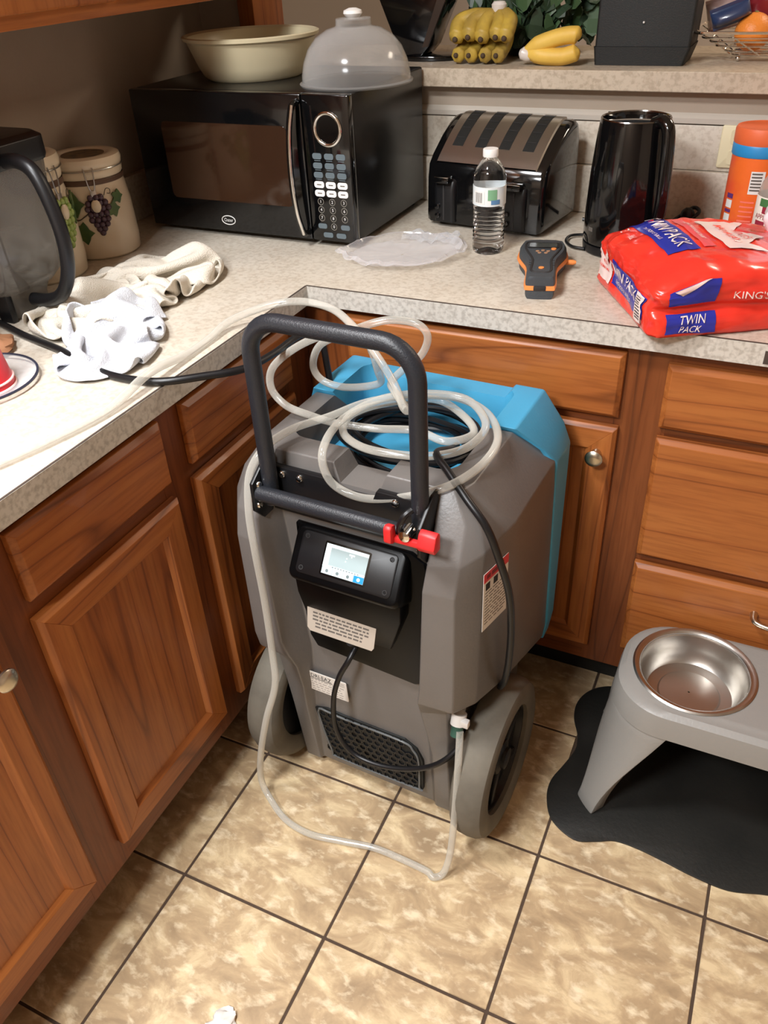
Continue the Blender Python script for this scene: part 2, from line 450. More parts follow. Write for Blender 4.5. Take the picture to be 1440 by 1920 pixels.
cabinet('base_cabinet', 'reddish oak base cabinet at the left edge, only its door corner in view', 'L', -1.33, -0.825,
        [((-1.20, -0.865), (0.738, 0.853))], [((-1.20, -0.850), (0.172, 0.708), (-0.868, 0.690))])
cabinet('base_cabinet', 'reddish oak base cabinet with one wide drawer over a worn shaker door', 'L', -0.825, -0.428,
        [((-0.775, -0.457), (0.738, 0.853))], [((-0.780, -0.455), (0.172, 0.708), None)])
cabinet('base_cabinet', 'dark reddish oak corner cabinet left of the dehumidifier', 'L', -0.428, 0.048,
        [((-0.398, -0.06), (0.738, 0.853))], [((-0.402, -0.06), (0.172, 0.712), None)])
cabinet('base_cabinet', 'oak base cabinet directly behind the dehumidifier with a round door knob', 'B', -0.029, 0.646,
        [((0.07, 0.611), (0.731, 0.858))], [((0.07, 0.613), (0.165, 0.712), (0.582, 0.657))])
cd = cabinet('base_cabinet', 'oak drawer base of three wide drawers behind the pet feeder', 'B', 0.646, 1.285,
        [((0.681, 1.25), (0.726, 0.849)), ((0.681, 1.25), (0.441, 0.706)), ((0.681, 1.25), (0.182, 0.421))], [])
for z in (0.787, 0.573, 0.367):
    h = MB().tube(spline([(0.915, 0.012, z), (0.916, -0.008, z), (0.93, -0.018, z), (0.965, -0.022, z), (1.0, -0.018, z), (1.014, -0.008, z), (1.015, 0.012, z)], 4), [0.008, 0.007, 0.0065, 0.006, 0.0055, 0.0055, 0.005, 0.005, 0.005, 0.005, 0.005, 0.005, 0.005, 0.005, 0.005, 0.005, 0.005, 0.005, 0.005, 0.0055, 0.006, 0.0065, 0.007, 0.0075, 0.008], 10).build('pull_handle', 'nickel', cd)
cabinet('base_cabinet', 'oak base cabinet to the right of the three drawers', 'B', 1.285, 1.95,
        [((1.32, 1.915), (0.726, 0.849))], [((1.32, 1.61), (0.172, 0.708), (1.58, 0.655)), ((1.625, 1.915), (0.172, 0.708), (1.655, 0.655))])

# upper cabinet over the left counter
uc = thing('wall_cabinet', 'oak wall cabinet hung above the left counter', 'cabinet', (-0.635, 0, 1.366))
MB().box(0.001, 0.315, -1.3, 0.62, 0.0, 0.76).build('carcass', 'wy', uc)
MB().box(0.315, 0.335, -1.3, 0.62, 0.0, 0.034).build('rail', 'wy', uc, bevel=0.001)
for y0 in (-1.28, -0.655, -0.02):
    MB().box(0.3155, 0.353, y0, y0 + 0.61, 0.020, 0.74).build('door', 'wz', uc, bevel=0.005)
for y0 in (-0.65,):
    pass

# electrical outlet on the back splash
ol = thing('wall_outlet', 'ivory electrical outlet on the backsplash behind the orange-lidded can', 'outlet', (0.688, 0.629, 1.066))
ivory = pm('ivory_plastic', (222, 212, 176), 0.4)
MB().prism(rrect(-0.035, 0.035, -0.041, 0.041, 0.004), 0, 0.006, frame((0, 0, 0), (1, 0, 0), (0, 0, 1))).build('cover_plate', ivory, ol, bevel=0.002)
for dz in (-0.02, 0.02):
    s = MB().prism(rrect(-0.016, 0.016, -0.014, 0.014, 0.006), 0.006, 0.0078, frame((0, 0, dz), (1, 0, 0), (0, 0, 1))).build('socket', ivory, ol)
    for dx in (-0.006, 0.006):
        MB().box(dx - 0.001, dx + 0.001, -0.0084, -0.0075, dz - 0.005, dz + 0.005).build('slot', 'ink_dark', s)

# ================================================================ DEHUMIDIFIER
dh = thing('dehumidifier', 'large grey and blue wheeled dehumidifier standing on the tiled floor', 'dehumidifier', (0.288, -0.25, 0.0), math.radians(-2.5))

def cut(o, cutters):
    """carve closed meshes out of o and bake the result"""
    objs = []
    for c in cutters:
        k = c.build('cutter', 'black_plastic'); objs.append(k)
        md = o.modifiers.new('b', 'BOOLEAN'); md.operation = 'DIFFERENCE'; md.solver = 'EXACT'; md.object = k
    # cutters share the local frame of o while it has no parent
    par = o.parent; o.parent = None
    dg = bpy.context.evaluated_depsgraph_get(); dg.update()
    me = bpy.data.meshes.new_from_object(o.evaluated_get(dg))
    o.modifiers.clear(); old = o.data; o.data = me; me.name = old.name; bpy.data.meshes.remove(old)
    me.polygons.foreach_set('use_smooth', [True] * len(me.polygons)); me.set_sharp_from_angle(angle=math.radians(35))
    for k in objs:
        d = k.data; bpy.data.objects.remove(k); bpy.data.meshes.remove(d)
    o.parent = par
    return o

def half(pts):   # pts: right half from front centre to back centre -> closed ring
    return pts + [(-x, y, z) for x, y, z in reversed(pts[1:-1])]
SEAM = 0.137
L = []
def lv(B, C, D, D2, E, F):
    L.append(half([(0, B[1], B[2]), B, C, D, D2, E, F, (0, F[1], F[2])]))
lv((.130, -.130, .016), (.136, -.138, .016), (.168, -.138, .016), (.178, -.125, .016), (.182, -.09, .016), (.182, .205, .016))
lv((.126, -.140, .20), (.138, -.156, .20), (.170, -.156, .20), (.180, -.138, .20), (.184, -.10, .20), (.184, .205, .19))
lv((.120, -.143, .27), (.132, -.166, .27), (.173, -.162, .27), (.183, -.142, .27), (.187, -.10, .27), (.186, .205, .200))
lv((.116, -.144, .335), (.128, -.182, .340), (.176, -.172, .356), (.185, -.144, .352), (.188, -.09, .338), (.190, .205, .210))
lv((.114, -.144, .372), (.130, -.196, .380), (.196, -.195, .384), (.221, -.152, .378), (.240, -.065, .362), (.238, .200, .240))
lv((.118, -.144, .41), (.138, -.203, .42), (.199, -.199, .42), (.223, -.152, .415), (.243, -.06, .40), (.243, .180, .29))
lv((.134, -.144, .64), (.148, -.204, .645), (.199, -.198, .645), (.224, -.152, .655), (.245, -.05, .66), (.245, SEAM + .012, .66))
lv((.138, -.144, .69), (.152, -.194, .690), (.200, -.184, .694), (.226, -.146, .704), (.244, -.06, .712), (.244, SEAM, .710))
lv((.140, -.142, .735), (.152, -.162, .742), (.196, -.150, .748), (.212, -.134, .745), (.224, -.09, .740), (.224, SEAM - .02, .738))
lv((.140, -.132, .792), (.146, -.131, .792), (.168, -.126, .792), (.180, -.119, .791), (.186, -.095, .790), (.187, SEAM - .07, .790))
shell = MB().loft(L).build('front_shell', 'grey_shell', dh, bevel=0.009, seg=3, ang=14)
rec = MB().loft([rr for rr in [[(x, y, z) for x, y in rrect(-a, a, y0, .40, .03)] for a, y0, z in ((.140, -.070, .70), (.150, -.085, .80), (.152, -.088, .90))]])
notch = MB().loft([[(x, y, z) for x, y in rrect(.012 - a, .012 + a, -.30, .0, .015)] for a, z in ((.034, .760), (.050, .80), (.052, .9))])
cut(shell, [rec, notch])

# blue rear shell: wraps the back, with a high rim around the cord recess
bl = MB()
def bring(f, ins=0.0):
    pr = [(-.240, .245), (-.247, .30), (-.247, .705), (-.232, .742), (-.192, .798), (.192, .798), (.232, .742), (.247, .705), (.247, .30), (.240, .245)]
    return [(x * (1 - ins * 4), f(z), z - ins * (1 if z > .5 else -1)) for x, z in pr]
def seam(z): return .178 - (z - .245) / .455 * .036 if z < .70 else .142 - (z - .70) / .098 * .078
bl.loft([bring(seam), bring(lambda z: .170 + (seam(z) - .14) * .3), bring(lambda z: .215), bring(lambda z: .232, .012)])
blue = bl.build('rear_shell', 'blue_shell', dh, bevel=0.009, seg=3, ang=14)
rec2 = MB().loft([[(x, y, z) for x, y in rrect(-a, a, -.2, y1, .025)] for a, y1, z in ((.138, .175, .70), (.150, .192, .785), (.158, .200, .90))])
mid = MB().loft([[(x, y, z) for x, y in rrect(-a, a, .05, .40, .012)] for a, z in ((.128, .781), (.142, .80), (.15, .9))])
cut(blue, [rec2, mid])
MB().box(-.142, .142, -.078, .180, .690, .7045).build('cord_tray', 'blue_shell', dh, bevel=0.003)
# dark lower rear body between the wheels
MB().loft([[(x, y, z) for x, y in rrect(-.172, .172, .06, y1, .02)] for z, y1 in ((.012, .190), (.06, .200), (.26, .212), (.30, .205))]).build('rear_base', 'grey_shell', dh)

# ---- wheels
for sx in (-1, 1):
    a = frame((sx * .222 + .011, -.074, .159), (0, 1, 0), (0, 0, 1))
    tyre = [(.106, -.028), (.114, -.032), (.134, -.035), (.147, -.029), (.1535, -.016), (.155, 0), (.1535, .016), (.147, .029), (.134, .035), (.114, .032), (.106, .028)]
    tyre = [(r * 1.026, z) for r, z in tyre]
    w = MB().lathe(tyre + [tyre[0]], 56, a, cap=False).build('wheel', 'rubber', dh)
    MB().lathe([(.107, -.020), (.1085, -.020), (.1085, .020), (.103, .020), (.100, .008), (.040, .002), (.034, .016), (.022, .020), (.021, .026), (.012, .028), (.002, .028)] if sx > 0 else
               [(.107, .020), (.1085, .020), (.1085, -.020), (.103, -.020), (.100, -.008), (.040, -.002), (.034, -.016), (.022, -.020), (.002, -.022)], 40, a).build('hub', 'black_plastic', w)
    for k in range(5):
        an = 2 * PI * k / 5 + .5
        MB().box(.03, .104, -.009, .009, .0 if sx > 0 else -.016, .016 if sx > 0 else 0, a @ Matrix.Rotation(an, 4, 'Z')).build('spoke', 'black_plastic', w, bevel=0.003)
MB().tube([(-.2, -.074, .159), (.2, -.074, .159)], .010, 12).build('axle', 'steel', dh)

# ---- black bracket plate, bolts, handle and cross bar
pl = MB().box(-.146, .146, -.158, -.146, .690, .776).build('bracket_plate', 'black_plastic', dh, bevel=0.002)
cut(pl, [MB().loft([[(x, y, z) for x, y in rrect(.012 - a, .012 + a, -.30, .0, .015)] for a, z in ((.034, .758), (.050, .80), (.052, .9))])])
for sx in (-1, 1):
    x0 = sx * .146
    br = MB().loft([[(x, -.140, .795), (x, -.158, .795), (x, -.205, .765), (x, -.207, .715), (x, -.186, .690), (x, -.140, .690)] for x in (x0 - .003, x0 + .003)]).build('side_bracket', 'black_plastic', dh, bevel=0.001)
    for (yy, zz) in ((-.190, .757), (-.196, .722), (-.168, .782)):
        MB().lathe([(.0062, 0), (.0062, .002), (.0045, .0042), (.0015, .0045)], 12, frame((x0 - sx * .003, yy, zz), (0, 1, 0), (0, 0, 1 if sx < 0 else -1))).build('bolt', 'chrome', br)
for bx, bz in ((-.118, .764), (-.085, .764), (.085, .764), (.118, .764)):
    MB().lathe([(.0065, 0), (.0065, .002), (.005, .004), (.0015, .0045)], 14, frame((bx, -.158, bz), (1, 0, 0), (0, 0, 1))).build('bolt', 'chrome', pl)
hx, hz, hr = .133, 1.030, .052
path = [(-hx, -.172, .715)] + [(-hx, -.172, z) for z in (.80, .90)]
path += [(-hx + hr - hr * math.cos(t), -.172, hz - hr + hr * math.sin(t)) for t in [PI / 2 * i / 8 for i in range(9)]]
path += [(hx - hr + hr * math.sin(t), -.172, hz - hr + hr * math.cos(t)) for t in [PI / 2 * i / 8 for i in range(9)]]
path += [(hx, -.172, z) for z in (.90, .80, .715)]
MB().tube(path, .0132, 20).build('handle', 'black_tex', dh)
MB().tube([(-.143, -.192, .742), (.128, -.192, .742)], .0130, 20).build('cross_bar', 'black_tex', dh)
# red cam latch on the right leg of the handle
def RZ(pts): return [(x, y, z) for x, y, z in pts]
lt = MB().box(.100, .172, -.2165, -.2065, .738, .749).build('latch', 'red_plastic', dh, bevel=0.003)
lt['label'] = 'red plastic cam latch'
MB().loft([[(x, -.217, .736), (x, -.226, .742), (x, -.226, .766), (x, -.220, .771), (x, -.208, .766), (x, -.208, .736)] for x in (.098, .111)]).build('prong', 'red_plastic', lt, bevel=0.003)
MB().loft([[(x, -.204, .736), (x, -.219, .738), (x, -.224, .748), (x, -.216, .766), (x, -.207, .770), (x, -.200, .764), (x, -.200, .738)] for x in (.150, .178)]).build('cam', 'red_plastic', lt, bevel=0.005)
MB().lathe([(.009, -.012), (.009, .012), (.004, .014)], 14, frame((.128, -.206, .755), (1, 0, 0), (0, 0, 1))).build('pivot', 'chrome', lt)
MB().tube(spline([(.116, -.203, .745), (.118, -.211, .766), (.126, -.209, .786), (.133, -.199, .792)], 5), .005, 8).build('bail', 'black_plastic', lt)

# ---- control console
fu, fv = Vector((1, 0, 0)), Vector((0, .052, .073)).normalized()
fo = Vector((0, -.181, .6285)); F = frame(fo, fu, fv)      # +z of this frame points out of the face
con = MB()
con.loft([[tuple(F @ Vector((x, y, 0))) for x, y in rrect(-.100, .100, -.040, .048, .012)],
          [tuple(F @ Vector((x, y, -.010))) for x, y in rrect(-.105, .105, -.045, .052, .014)],
          [tuple(F @ Vector((x, y, -.028))) for x, y in rrect(-.105, .105, -.044, .052, .014)],
          [(x, -.149, z) for x, z in rrect(-.104, .104, .560, .672, .012)]])
console = con.build('console', 'console_black', dh, bevel=0.0025)
MB().loft([[tuple(F @ Vector((x, y, z))) for x, y in rrect(-.088 - e, .088 + e, -.030 - e, .042 + e, .008)] for z, e in ((-.004, 0), (.0012, 0), (.002, -.001))]).build('face_plate', 'black_plastic', console)['label'] = 'matte black face plate'
# lower housing narrowing towards the cord inlet
MB().loft([[(x, -.190, .585) if 0 else (x, y, z) for x, y, z in ring] for ring in (
    [(-.104, -.140, .590), (-.104, -.182, .590), (.098, -.182, .590), (.100, -.140, .590)],
    [(-.102, -.140, .54), (-.102, -.181, .54), (.096, -.181, .54), (.098, -.140, .54)],
    [(-.104, -.140, .44), (-.104, -.153, .44), (.060, -.153, .44), (.064, -.140, .44)])]).build('lower_housing', 'console_black', console, bevel=0.002)
MB().loft([[(x, y, z) for x, z in [(-.112, .46), (-.108, .41), (-.095, .385), (.105, .372), (.128, .385), (.140, .46), (.140, .60), (.128, .655), (.105, .668), (-.108, .668)]] for y in (-.139, -.1525)]).build('backing_plate', 'console_black', dh, bevel=0.002)
# screen
scr_bg = pm('lit_screen', (150, 166, 168), 0.12, emit=((168, 182, 184), 0.22))
scr_w = pm('lit_screen_white', (215, 232, 236), 0.12, emit=((222, 236, 240), 0.40))
scr_b = pm('lit_screen_blue', (30, 120, 190), 0.12, emit=((44, 140, 210), 0.4))
scr_g = pm('lit_screen_grey', (110, 122, 124), 0.12, emit=((120, 132, 134), 0.15))
def fbox(x0, x1, y0, y1, z0, z1, name, mat, par): return MB().box(x0, x1, y0, y1, z0, z1, F).build(name, mat, par)
bz = MB().prism(rrect(-.043, .042, -.023, .034, .003), .0015, .0024, F).build('screen_bezel', 'black_gloss', console)
sc = fbox(-.0395, .0385, -.0195, .0305, .0024, .003, 'screen', scr_bg, console); sc['label'] = 'lit grey and white display'
fbox(-.0395, .0385, .025, .0305, .003, .0032, 'status_bar', scr_w, sc)
fbox(-.0395, -.030, -.008, .025, .003, .0032, 'graph_area', scr_w, sc)
fbox(-.0395, .0385, -.0075, -.0045, .003, .0033, 'caption_band', scr_w, sc)
for k, mt in enumerate((scr_w, scr_w, scr_w, scr_b)):
    x = -.039 + k * .0195
    b = fbox(x + .0008, x + .0187, -.0190, -.0085, .003, .0034, 'screen_button', mt, sc)
    MB().lathe([(.0030, 0), (.0030, .0003)], 12, frame(F @ Vector((x + .0097, -.0138, .0034)), fu, fv)).build('icon', scr_w if mt is scr_b else scr_g, b)
for dx, dy in ((.006, .016), (.005, .011), (.014, .020)):
    MB().lathe([(.0011, 0), (.0011, .0003)], 8, frame(F @ Vector((dx - .005, dy - .002, .003)), fu, fv)).build('pixel_mark', scr_w, sc)
for k in range(10):
    fbox(-.022 + k * .0052, -.019 + k * .0052, -.0070, -.0052, .0033, .0035, 'pixel_mark', scr_g, sc)
fbox(.004, .014, .020, .0225, .003, .0033, 'pixel_mark', scr_w, sc)
for x, y in ((-.078, .033), (.078, .033), (.078, -.021), (-.078, -.021)):
    MB().lathe([(.0042, 0), (.0042, .0006), (.0030, .0006), (.0026, -.001), (.0005, -.001)], 14, frame(F @ Vector((x, y, .002)), fu, fv)).build('screw', 'ink_dark', console)
# instruction label under the console
ln = Vector((0, -.028, -.1)).normalized()
LF = frame((-.026, -.1690, .488), (1, 0, 0), (0, .028, .1))
tan_paper = pm('tan_label', (176, 164, 150), 0.6)  # one even dull tan over the whole label
ib = MB().prism([(-.070, .036), (-.066, -.030), (-.060, -.036), (.064, -.036), (.068, -.030), (.070, .036)], 0.0022, .0030, LF).build('instruction_label', tan_paper, console)
for k in range(9):
    y = .030 - k * .0068; w = .056 if k < 7 else .05
    if k == 3: continue
    x = -w
    while x < w - .004:
        l = random.uniform(.004, .014); MB().box(x, min(x + l, w), y - .0020, y + .0012, .003, .0032, LF).build('print_line', 'ink', ib); x += l + .0024
# rating sticker with the maker's name
SF = frame((-.085, -.1482, .278), (1, 0, .0), (0, -.0, 1))
SF = frame((-.084, -.1495, .279), (1, 0, 0), (0, -.07, 1))
rs = MB().prism(rrect(-.043, .043, -.028, .028, .003), .0, .0010, SF).build('rating_sticker', 'paper', dh)
t_ = text('DRI-EAZ', .0150, 'ink_dark', rs, SF @ Matrix.Translation((-.014, .0175, .0014)), sx=.82)
t_2 = MB().box(-.039, .011, .0095, .0108, .001, .0013, SF).build('underline', 'ink_dark', rs)
for k in range(5):
    y = .006 - k * .0072; x = -.038
    while x < .03:
        l = random.uniform(.003, .010); MB().box(x, min(x + l, .037), y - .001, y + .001, .001, .0012, SF).build('print_line', 'ink_pale', rs); x += l + .003
for k in range(3):
    MB().box(.022, .038, .013 + k * .004, .0145 + k * .004, .001, .0012, SF).build('print_line', 'ink_pale', rs)
# warning label on the right chamfer
WF = frame((.2315, -.1150, .606), (.021, .100, 0), (0, 0, 1))
wl = MB().prism([(-.034, -.060), (.036, -.060), (.036, .058), (-.034, .058)], .0010, .0020, WF).build('warning_label', 'paper', dh)
MB().prism([(-.034, .040), (.036, .040), (.036, .058), (-.034, .058)], .0020, .0023, WF).build('red_header', 'red_plastic', wl)
for x0, x1 in ((-.026, -.016), (-.012, .004), (.008, .022)):
    MB().box(x0, x1, .045, .053, .0023, .0025, WF).build('header_mark', pm('dark_red_ink', (120, 30, 32), .6), wl)
for k in range(3):
    MB().box(-.028 + k * .022, -.016 + k * .022, .022, .036, .0020, .0022, WF).build('pictogram', 'ink_dark', wl)
for k in range(11):
    x = -.029
    while x < .028:
        l = random.uniform(.006, .02); MB().box(x, min(x + l, .031), .016 - k * .0064, .0178 - k * .0064, .0020, .0022, WF).build('print_line', 'ink', wl); x += l + .003
# air grille low on the front
def gy(z): return -.136 - (z - .028) / .172 * .006
gp = [(-.128, .190), (-.100, .200), (-.060, .197), (.075, .197), (.100, .180), (.112, .150), (.112, .062), (.104, .052), (-.085, .050), (-.104, .068)]
GF = Matrix(((1, 0, 0, 0), (0, 0, -1, -.1395), (0, 1, 0, 0), (0, 0, 0, 1)))
gr = MB().prism(gp, -.004, .004, GF).build('grille', 'black_matte', dh, bevel=.001)
c0 = Vector((sum(x for x, z in gp) / len(gp), sum(z for x, z in gp) / len(gp)))
inner = [(c0.x + (x - c0.x) * .93, c0.y + (z - c0.y) * .90) for x, z in gp]
MB().tube(spline([(x, -.146, z) for x, z in inner], 4, closed=True), .0022, 8, closed=True).build('grille_ring', pm('worn_black_trim', (96, 98, 98), 0.25), gr)
for r in range(9):
    for q in range(13):
        x = -.108 + q * .0175 + (r % 2) * .00875; z = .066 + r * .0148
        ok = (-.098 - (z - .05) * .12 < x < .100) and z < .186 and not (x > .075 and z > .165)
        if ok:
            hexr = [(x + rr * math.sin(PI / 3 * t), z + rr * math.cos(PI / 3 * t)) for rr in (.0095,) for t in range(6)]
            hin = [(x + .0070 * math.sin(PI / 3 * t), z + .0070 * math.cos(PI / 3 * t)) for t in range(6)]
            if r == 0 and q == 0: pass
            MB().loft([[(a, -.1436, b) for a, b in hexr], [(a, -.1465, b) for a, b in hexr], [(a, -.1465, b) for a, b in hin], [(a, -.1436, b) for a, b in hin]], cap=False).build('honeycomb_cell', 'black_plastic', gr)
# rear fittings and front cords
MB().tube(spline([(x - .285 + .006, y + .25 - .006, z) for x, y, z in [(0.271, -0.400, 0.424), (0.266, -0.425, 0.405), (0.249, -0.434, 0.365), (0.236, -0.440, 0.305), (0.236, -0.442, 0.225), (0.268, -0.442, 0.172), (0.331, -0.440, 0.165), (0.405, -0.432, 0.190), (0.455, -0.42, 0.232), (0.483, -0.38, 0.275), (0.478, -.34, .30)]], 6), .0052, 10).build('power_cord', 'black_plastic', dh)
MB().lathe([(.011, 0), (.011, .012), (.008, .024)], 14, frame((-.012, -.150, .43), (1, 0, 0), (0, .6, .8))).build('strain_relief', 'black_plastic', console)
# drain nozzle under the right fender
nz = MB().tube([(.192, -.128, .40), (.192, -.150, .352), (.1925, -.160, .330)], .0095, 14).build('drain_nozzle', 'milky', dh)
nz['label'] = 'clear drain stub with white clamp'
MB().tube([(.192, -.154, .342), (.1925, -.163, .322)], .0135, 14).build('hose_clamp', 'white', nz)
MB().box(.200, .214, -.170, -.158, .325, .340).build('clamp_tab', 'white', nz, bevel=.002)
MB().tube([(.1925, -.163, .322), (.1935, -.172, .302)], .0110, 12).build('coupling', pm('green_coupling', (52, 84, 72), .3), nz)

# ================================================================ CORDS AND HOSE
coil = thing('power_cable', 'black power cable coiled in the dehumidifier top with its end on the left counter', 'cable', (0.29, -0.19, 0.70))
pts = []
n = 0
for k in range(7):
    for i in range(14):
        a = 2 * PI * i / 14 + .3
        rx = .126 - .012 * ((k * 37) % 5) / 2 + .006 * math.sin(3 * a + k); ry = .098 - .010 * ((k * 53) % 5) / 2
        pts.append((.010 + rx * math.cos(a) + .010 * math.sin(k * 2.1), .004 + ry * math.sin(a) + .008 * math.cos(k * 1.7), .012 + .0075 * k + .006 * math.sin(2 * a + k) + (0 if k else 0)))
MB().tube(spline(pts, 3), .0056, 8).build('coiled_loops', 'black_plastic', coil)
tail = [(0.393, -0.225, 0.765), (0.405, -.275, .790), (0.400, -0.330, 0.812), (0.431, -0.362, 0.806), (0.472, -0.392, 0.785), (0.508, -0.405, 0.752), (0.528, -0.398, 0.690), (0.541, -0.384, 0.620), (0.545, -0.373, 0.540), (0.543, -0.366, 0.460), (0.535, -0.356, 0.395), (0.52, -0.33, 0.345)]
MB().tube(spline([(x - .29, y + .19, z - .70) for x, y, z in tail], 6), .0062, 10).build('side_run', 'black_plastic', coil)
run = [(0.175, -0.18, 0.735), (0.13, -0.155, 0.752), (0.112, -0.14, 0.815), (0.100, -0.14, 0.888), (0.094, -0.20, 0.905), (0.095, -0.28, 0.909), (0.090, -0.36, 0.917), (0.045, -.415, 0.921), (0.0, -0.449, 0.9215), (-0.05, -0.458, 0.9208), (-0.108, -0.454, 0.9205), (-0.18, -.432, .9205), (-0.245, -0.408, 0.9205), (-0.35, -.382, .9205), (-0.454, -0.350, 0.9205), (-0.56, -0.335, 0.9205)]
MB().tube(spline([(x - .29, y + .19, z - .70) for x, y, z in run], 6), .0062, 10).build('counter_run', 'black_plastic', coil)

hp = [(0.4815, -0.432, 0.318), (0.486, -0.448, 0.285), (0.492, -0.474, 0.215), (0.494, -0.494, 0.130), (0.492, -0.508, 0.055), (0.484, -0.522, 0.014), (0.468, -0.533, 0.0080), (0.453, -0.527, 0.010), (0.396, -0.523, 0.0095), (0.339, -0.523, 0.0095), (0.275, -0.535, 0.0095), (0.209, -0.546, 0.0095), (0.148, -0.537, 0.0105), (0.094, -0.509, 0.018), (0.072, -0.497, 0.05), (0.0885, -0.501, 0.145), (0.119, -0.501, 0.262), (0.143, -0.488, 0.352), (0.140, -0.476, 0.428), (0.138, -0.470, 0.54), (0.136, -0.470, 0.646), (0.128, -0.458, 0.720), (0.123, -0.432, 0.775), (0.138, -0.400, 0.808),
      (0.157, -0.345, 0.815), (0.193, -0.290, 0.815), (0.236, -0.235, 0.822), (0.300, -0.195, 0.826), (0.373, -0.172, 0.824), (0.434, -0.194, 0.818), (0.472, -0.252, 0.812), (0.474, -0.322, 0.808), (0.446, -0.385, 0.800), (0.390, -0.4035, 0.778), (0.328, -0.4045, 0.757), (0.281, -0.4035, 0.756), (0.248, -0.402, 0.775), (0.236, -0.392, 0.815), (0.233, -0.330, 0.832), (0.262, -0.252, 0.838), (0.32, -.200, .836), (0.395, -0.186, 0.832), (0.446, -.235, .822), (0.440, -0.290, 0.812), (0.405, -0.330, 0.810), (0.350, -0.350, 0.810), (0.285, -0.352, 0.811), (0.236, -0.322, 0.812), (0.226, -0.272, 0.816), (0.262, -0.222, 0.818),
      (0.33, -0.165, 0.81), (0.39, -0.185, 0.80), (0.424, -0.230, 0.797), (0.392, -0.268, 0.797), (0.335, -.258, .80), (0.27, -.275, .80), (0.20, -0.286, 0.803), (0.150, -0.282, 0.806), (0.105, -0.280, 0.815), (0.073, -0.270, 0.838), (0.078, -0.260, 0.875), (0.129, -0.240, 0.915), (0.190, -0.220, 0.935), (0.225, -0.20, 0.915), (0.238, -0.19, 0.86), (0.233, -0.18, 0.830), (0.169, -0.18, 0.812), (0.122, -0.18, 0.818), (0.106, -0.18, 0.845), (0.124, -0.18, 0.885), (0.168, -0.178, 0.910), (0.215, -.15, .926), (0.250, -0.14, 0.932), (0.292, -0.14, 0.930), (0.309, -0.14, 0.910), (0.297, -0.14, 0.876), (0.268, -0.15, 0.850), (0.262, -.19, .842), (0.290, -.235, .85), (0.322, -0.262, 0.838), (0.318, -.268, .846), (0.297, -0.255, 0.878), (0.252, -0.23, 0.915), (0.200, -0.2, 0.940), (0.145, -0.17, 0.951), (0.080, -0.16, 0.951), (0.026, -0.182, 0.944), (-0.022, -0.230, 0.929), (-0.024, -.29, .9212), (-0.022, -0.353, 0.9215), (-0.018, -.452, .9345), (-0.018, -0.552, 0.9212), (-.032, -.63, .9212), (-0.057, -0.714, 0.9212), (-0.10, -0.83, 0.9212), (-.16, -.96, .9212)]
hs = MB().tube(spline([(x, y, z if z > .03 else max(.0068, z - .002)) for x, y, z in hp], 7), .0066, 12).build('drain_hose', 'hose')
tag(hs, 'clear vinyl drain hose looped over the machine and trailing along the left counter edge', 'hose')

# ================================================================ MICROWAVE AND WHAT STANDS ON IT
mw = thing('microwave', 'black countertop microwave oven with a chrome ring above its keypad', 'microwave', (-0.53, 0.24, 0.914))
MB().box(0.002, 0.528, 0.002, 0.357, 0.012, 0.296).build('body', 'black_body', mw, bevel=0.004)
for x in (.03, .50):
    for y in (.03, .33): MB().lathe([(.013, 0), (.014, .012)], 14, Matrix.Translation((x, y, 0))).build('foot', 'black_plastic', mw)
dr = MB().box(0.0, 0.4235, -0.020, 0.0015, 0.012, 0.296).build('door', 'black_gloss', mw, bevel=0.004)
MB().prism(rrect(.072, .386, .078, .236, .012), -.0003, .0012, frame((0, -.020, 0), (1, 0, 0), (0, 0, 1))).build('window', pm('glass_brown_reflection', (52, 33, 22), 0.08, spec=0.9), dr)  # reflected brown of the room is put into the glass colour
hd = MB().tube(spline([(.417, -.020, .282), (.415, -.040, .276), (.409, -.050, .225), (.407, -.054, .15), (.409, -.050, .08), (.415, -.040, .034), (.418, -.020, .028)], 5), .0062, 12).build('handle', 'black_gloss', dr)
MB().tube(spline([(.4185, -.045, .280), (.4125, -.055, .225), (.4105, -.059, .15), (.4125, -.055, .08), (.4185, -.045, .030)], 6), .0036, 10).build('chrome_strip', 'chrome', hd)
lo = MB().tube([(.212 + .0175 * math.cos(a), -.0206, .037 + .0095 * math.sin(a)) for a in [2 * PI * i / 32 for i in range(32)]], .0010, 6, closed=True).build('logo_oval', 'white', dr)
text('Oster', .011, 'white', lo, frame((.212, -.0208, .037), (1, 0, 0), (0, 0, 1)), sx=.9)
cp = MB().box(0.4255, 0.5295, -0.020, 0.0015, 0.012, 0.296).build('control_panel', 'black_gloss', mw, bevel=0.004)
MB().tube([(.481 + .0285 * math.cos(a), -.021, .234 + .0295 * math.sin(a)) for a in [2 * PI * i / 48 for i in range(48)]], .0040, 12, closed=True).build('dial_ring', 'chrome', cp)
MB().lathe([(.026, 0), (.026, .001)], 40, frame((.481, -.0199, .234), (1, 0, 0), (0, 0, 1))).build('display', pm('display_glass', (6, 6, 7), .05), cp)
key_grey = pm('key_grey', (92, 104, 110), .45); key_white = pm('key_white', (225, 222, 220), .45); key_ring = pm('key_ring', (120, 116, 108), .5)
KX = (.452, .479, .506)
KF = frame((0, -.020, 0), (1, 0, 0), (0, 0, 1))
def key(x, z, w, h, mt, name='key'):
    return MB().prism(rrect(x - w, x + w, z - h, z + h, min(w, h) * .8), 0, .0010, KF).build(name, mt, cp)
for z in (.183, .165, .147):
    for x in KX:
        k = key(x, z, .0105, .0058, key_grey); MB().box(x - .007, x + .007, -.0204, -.0199, z - .0092, z - .0078).build('key_legend', key_grey, k)
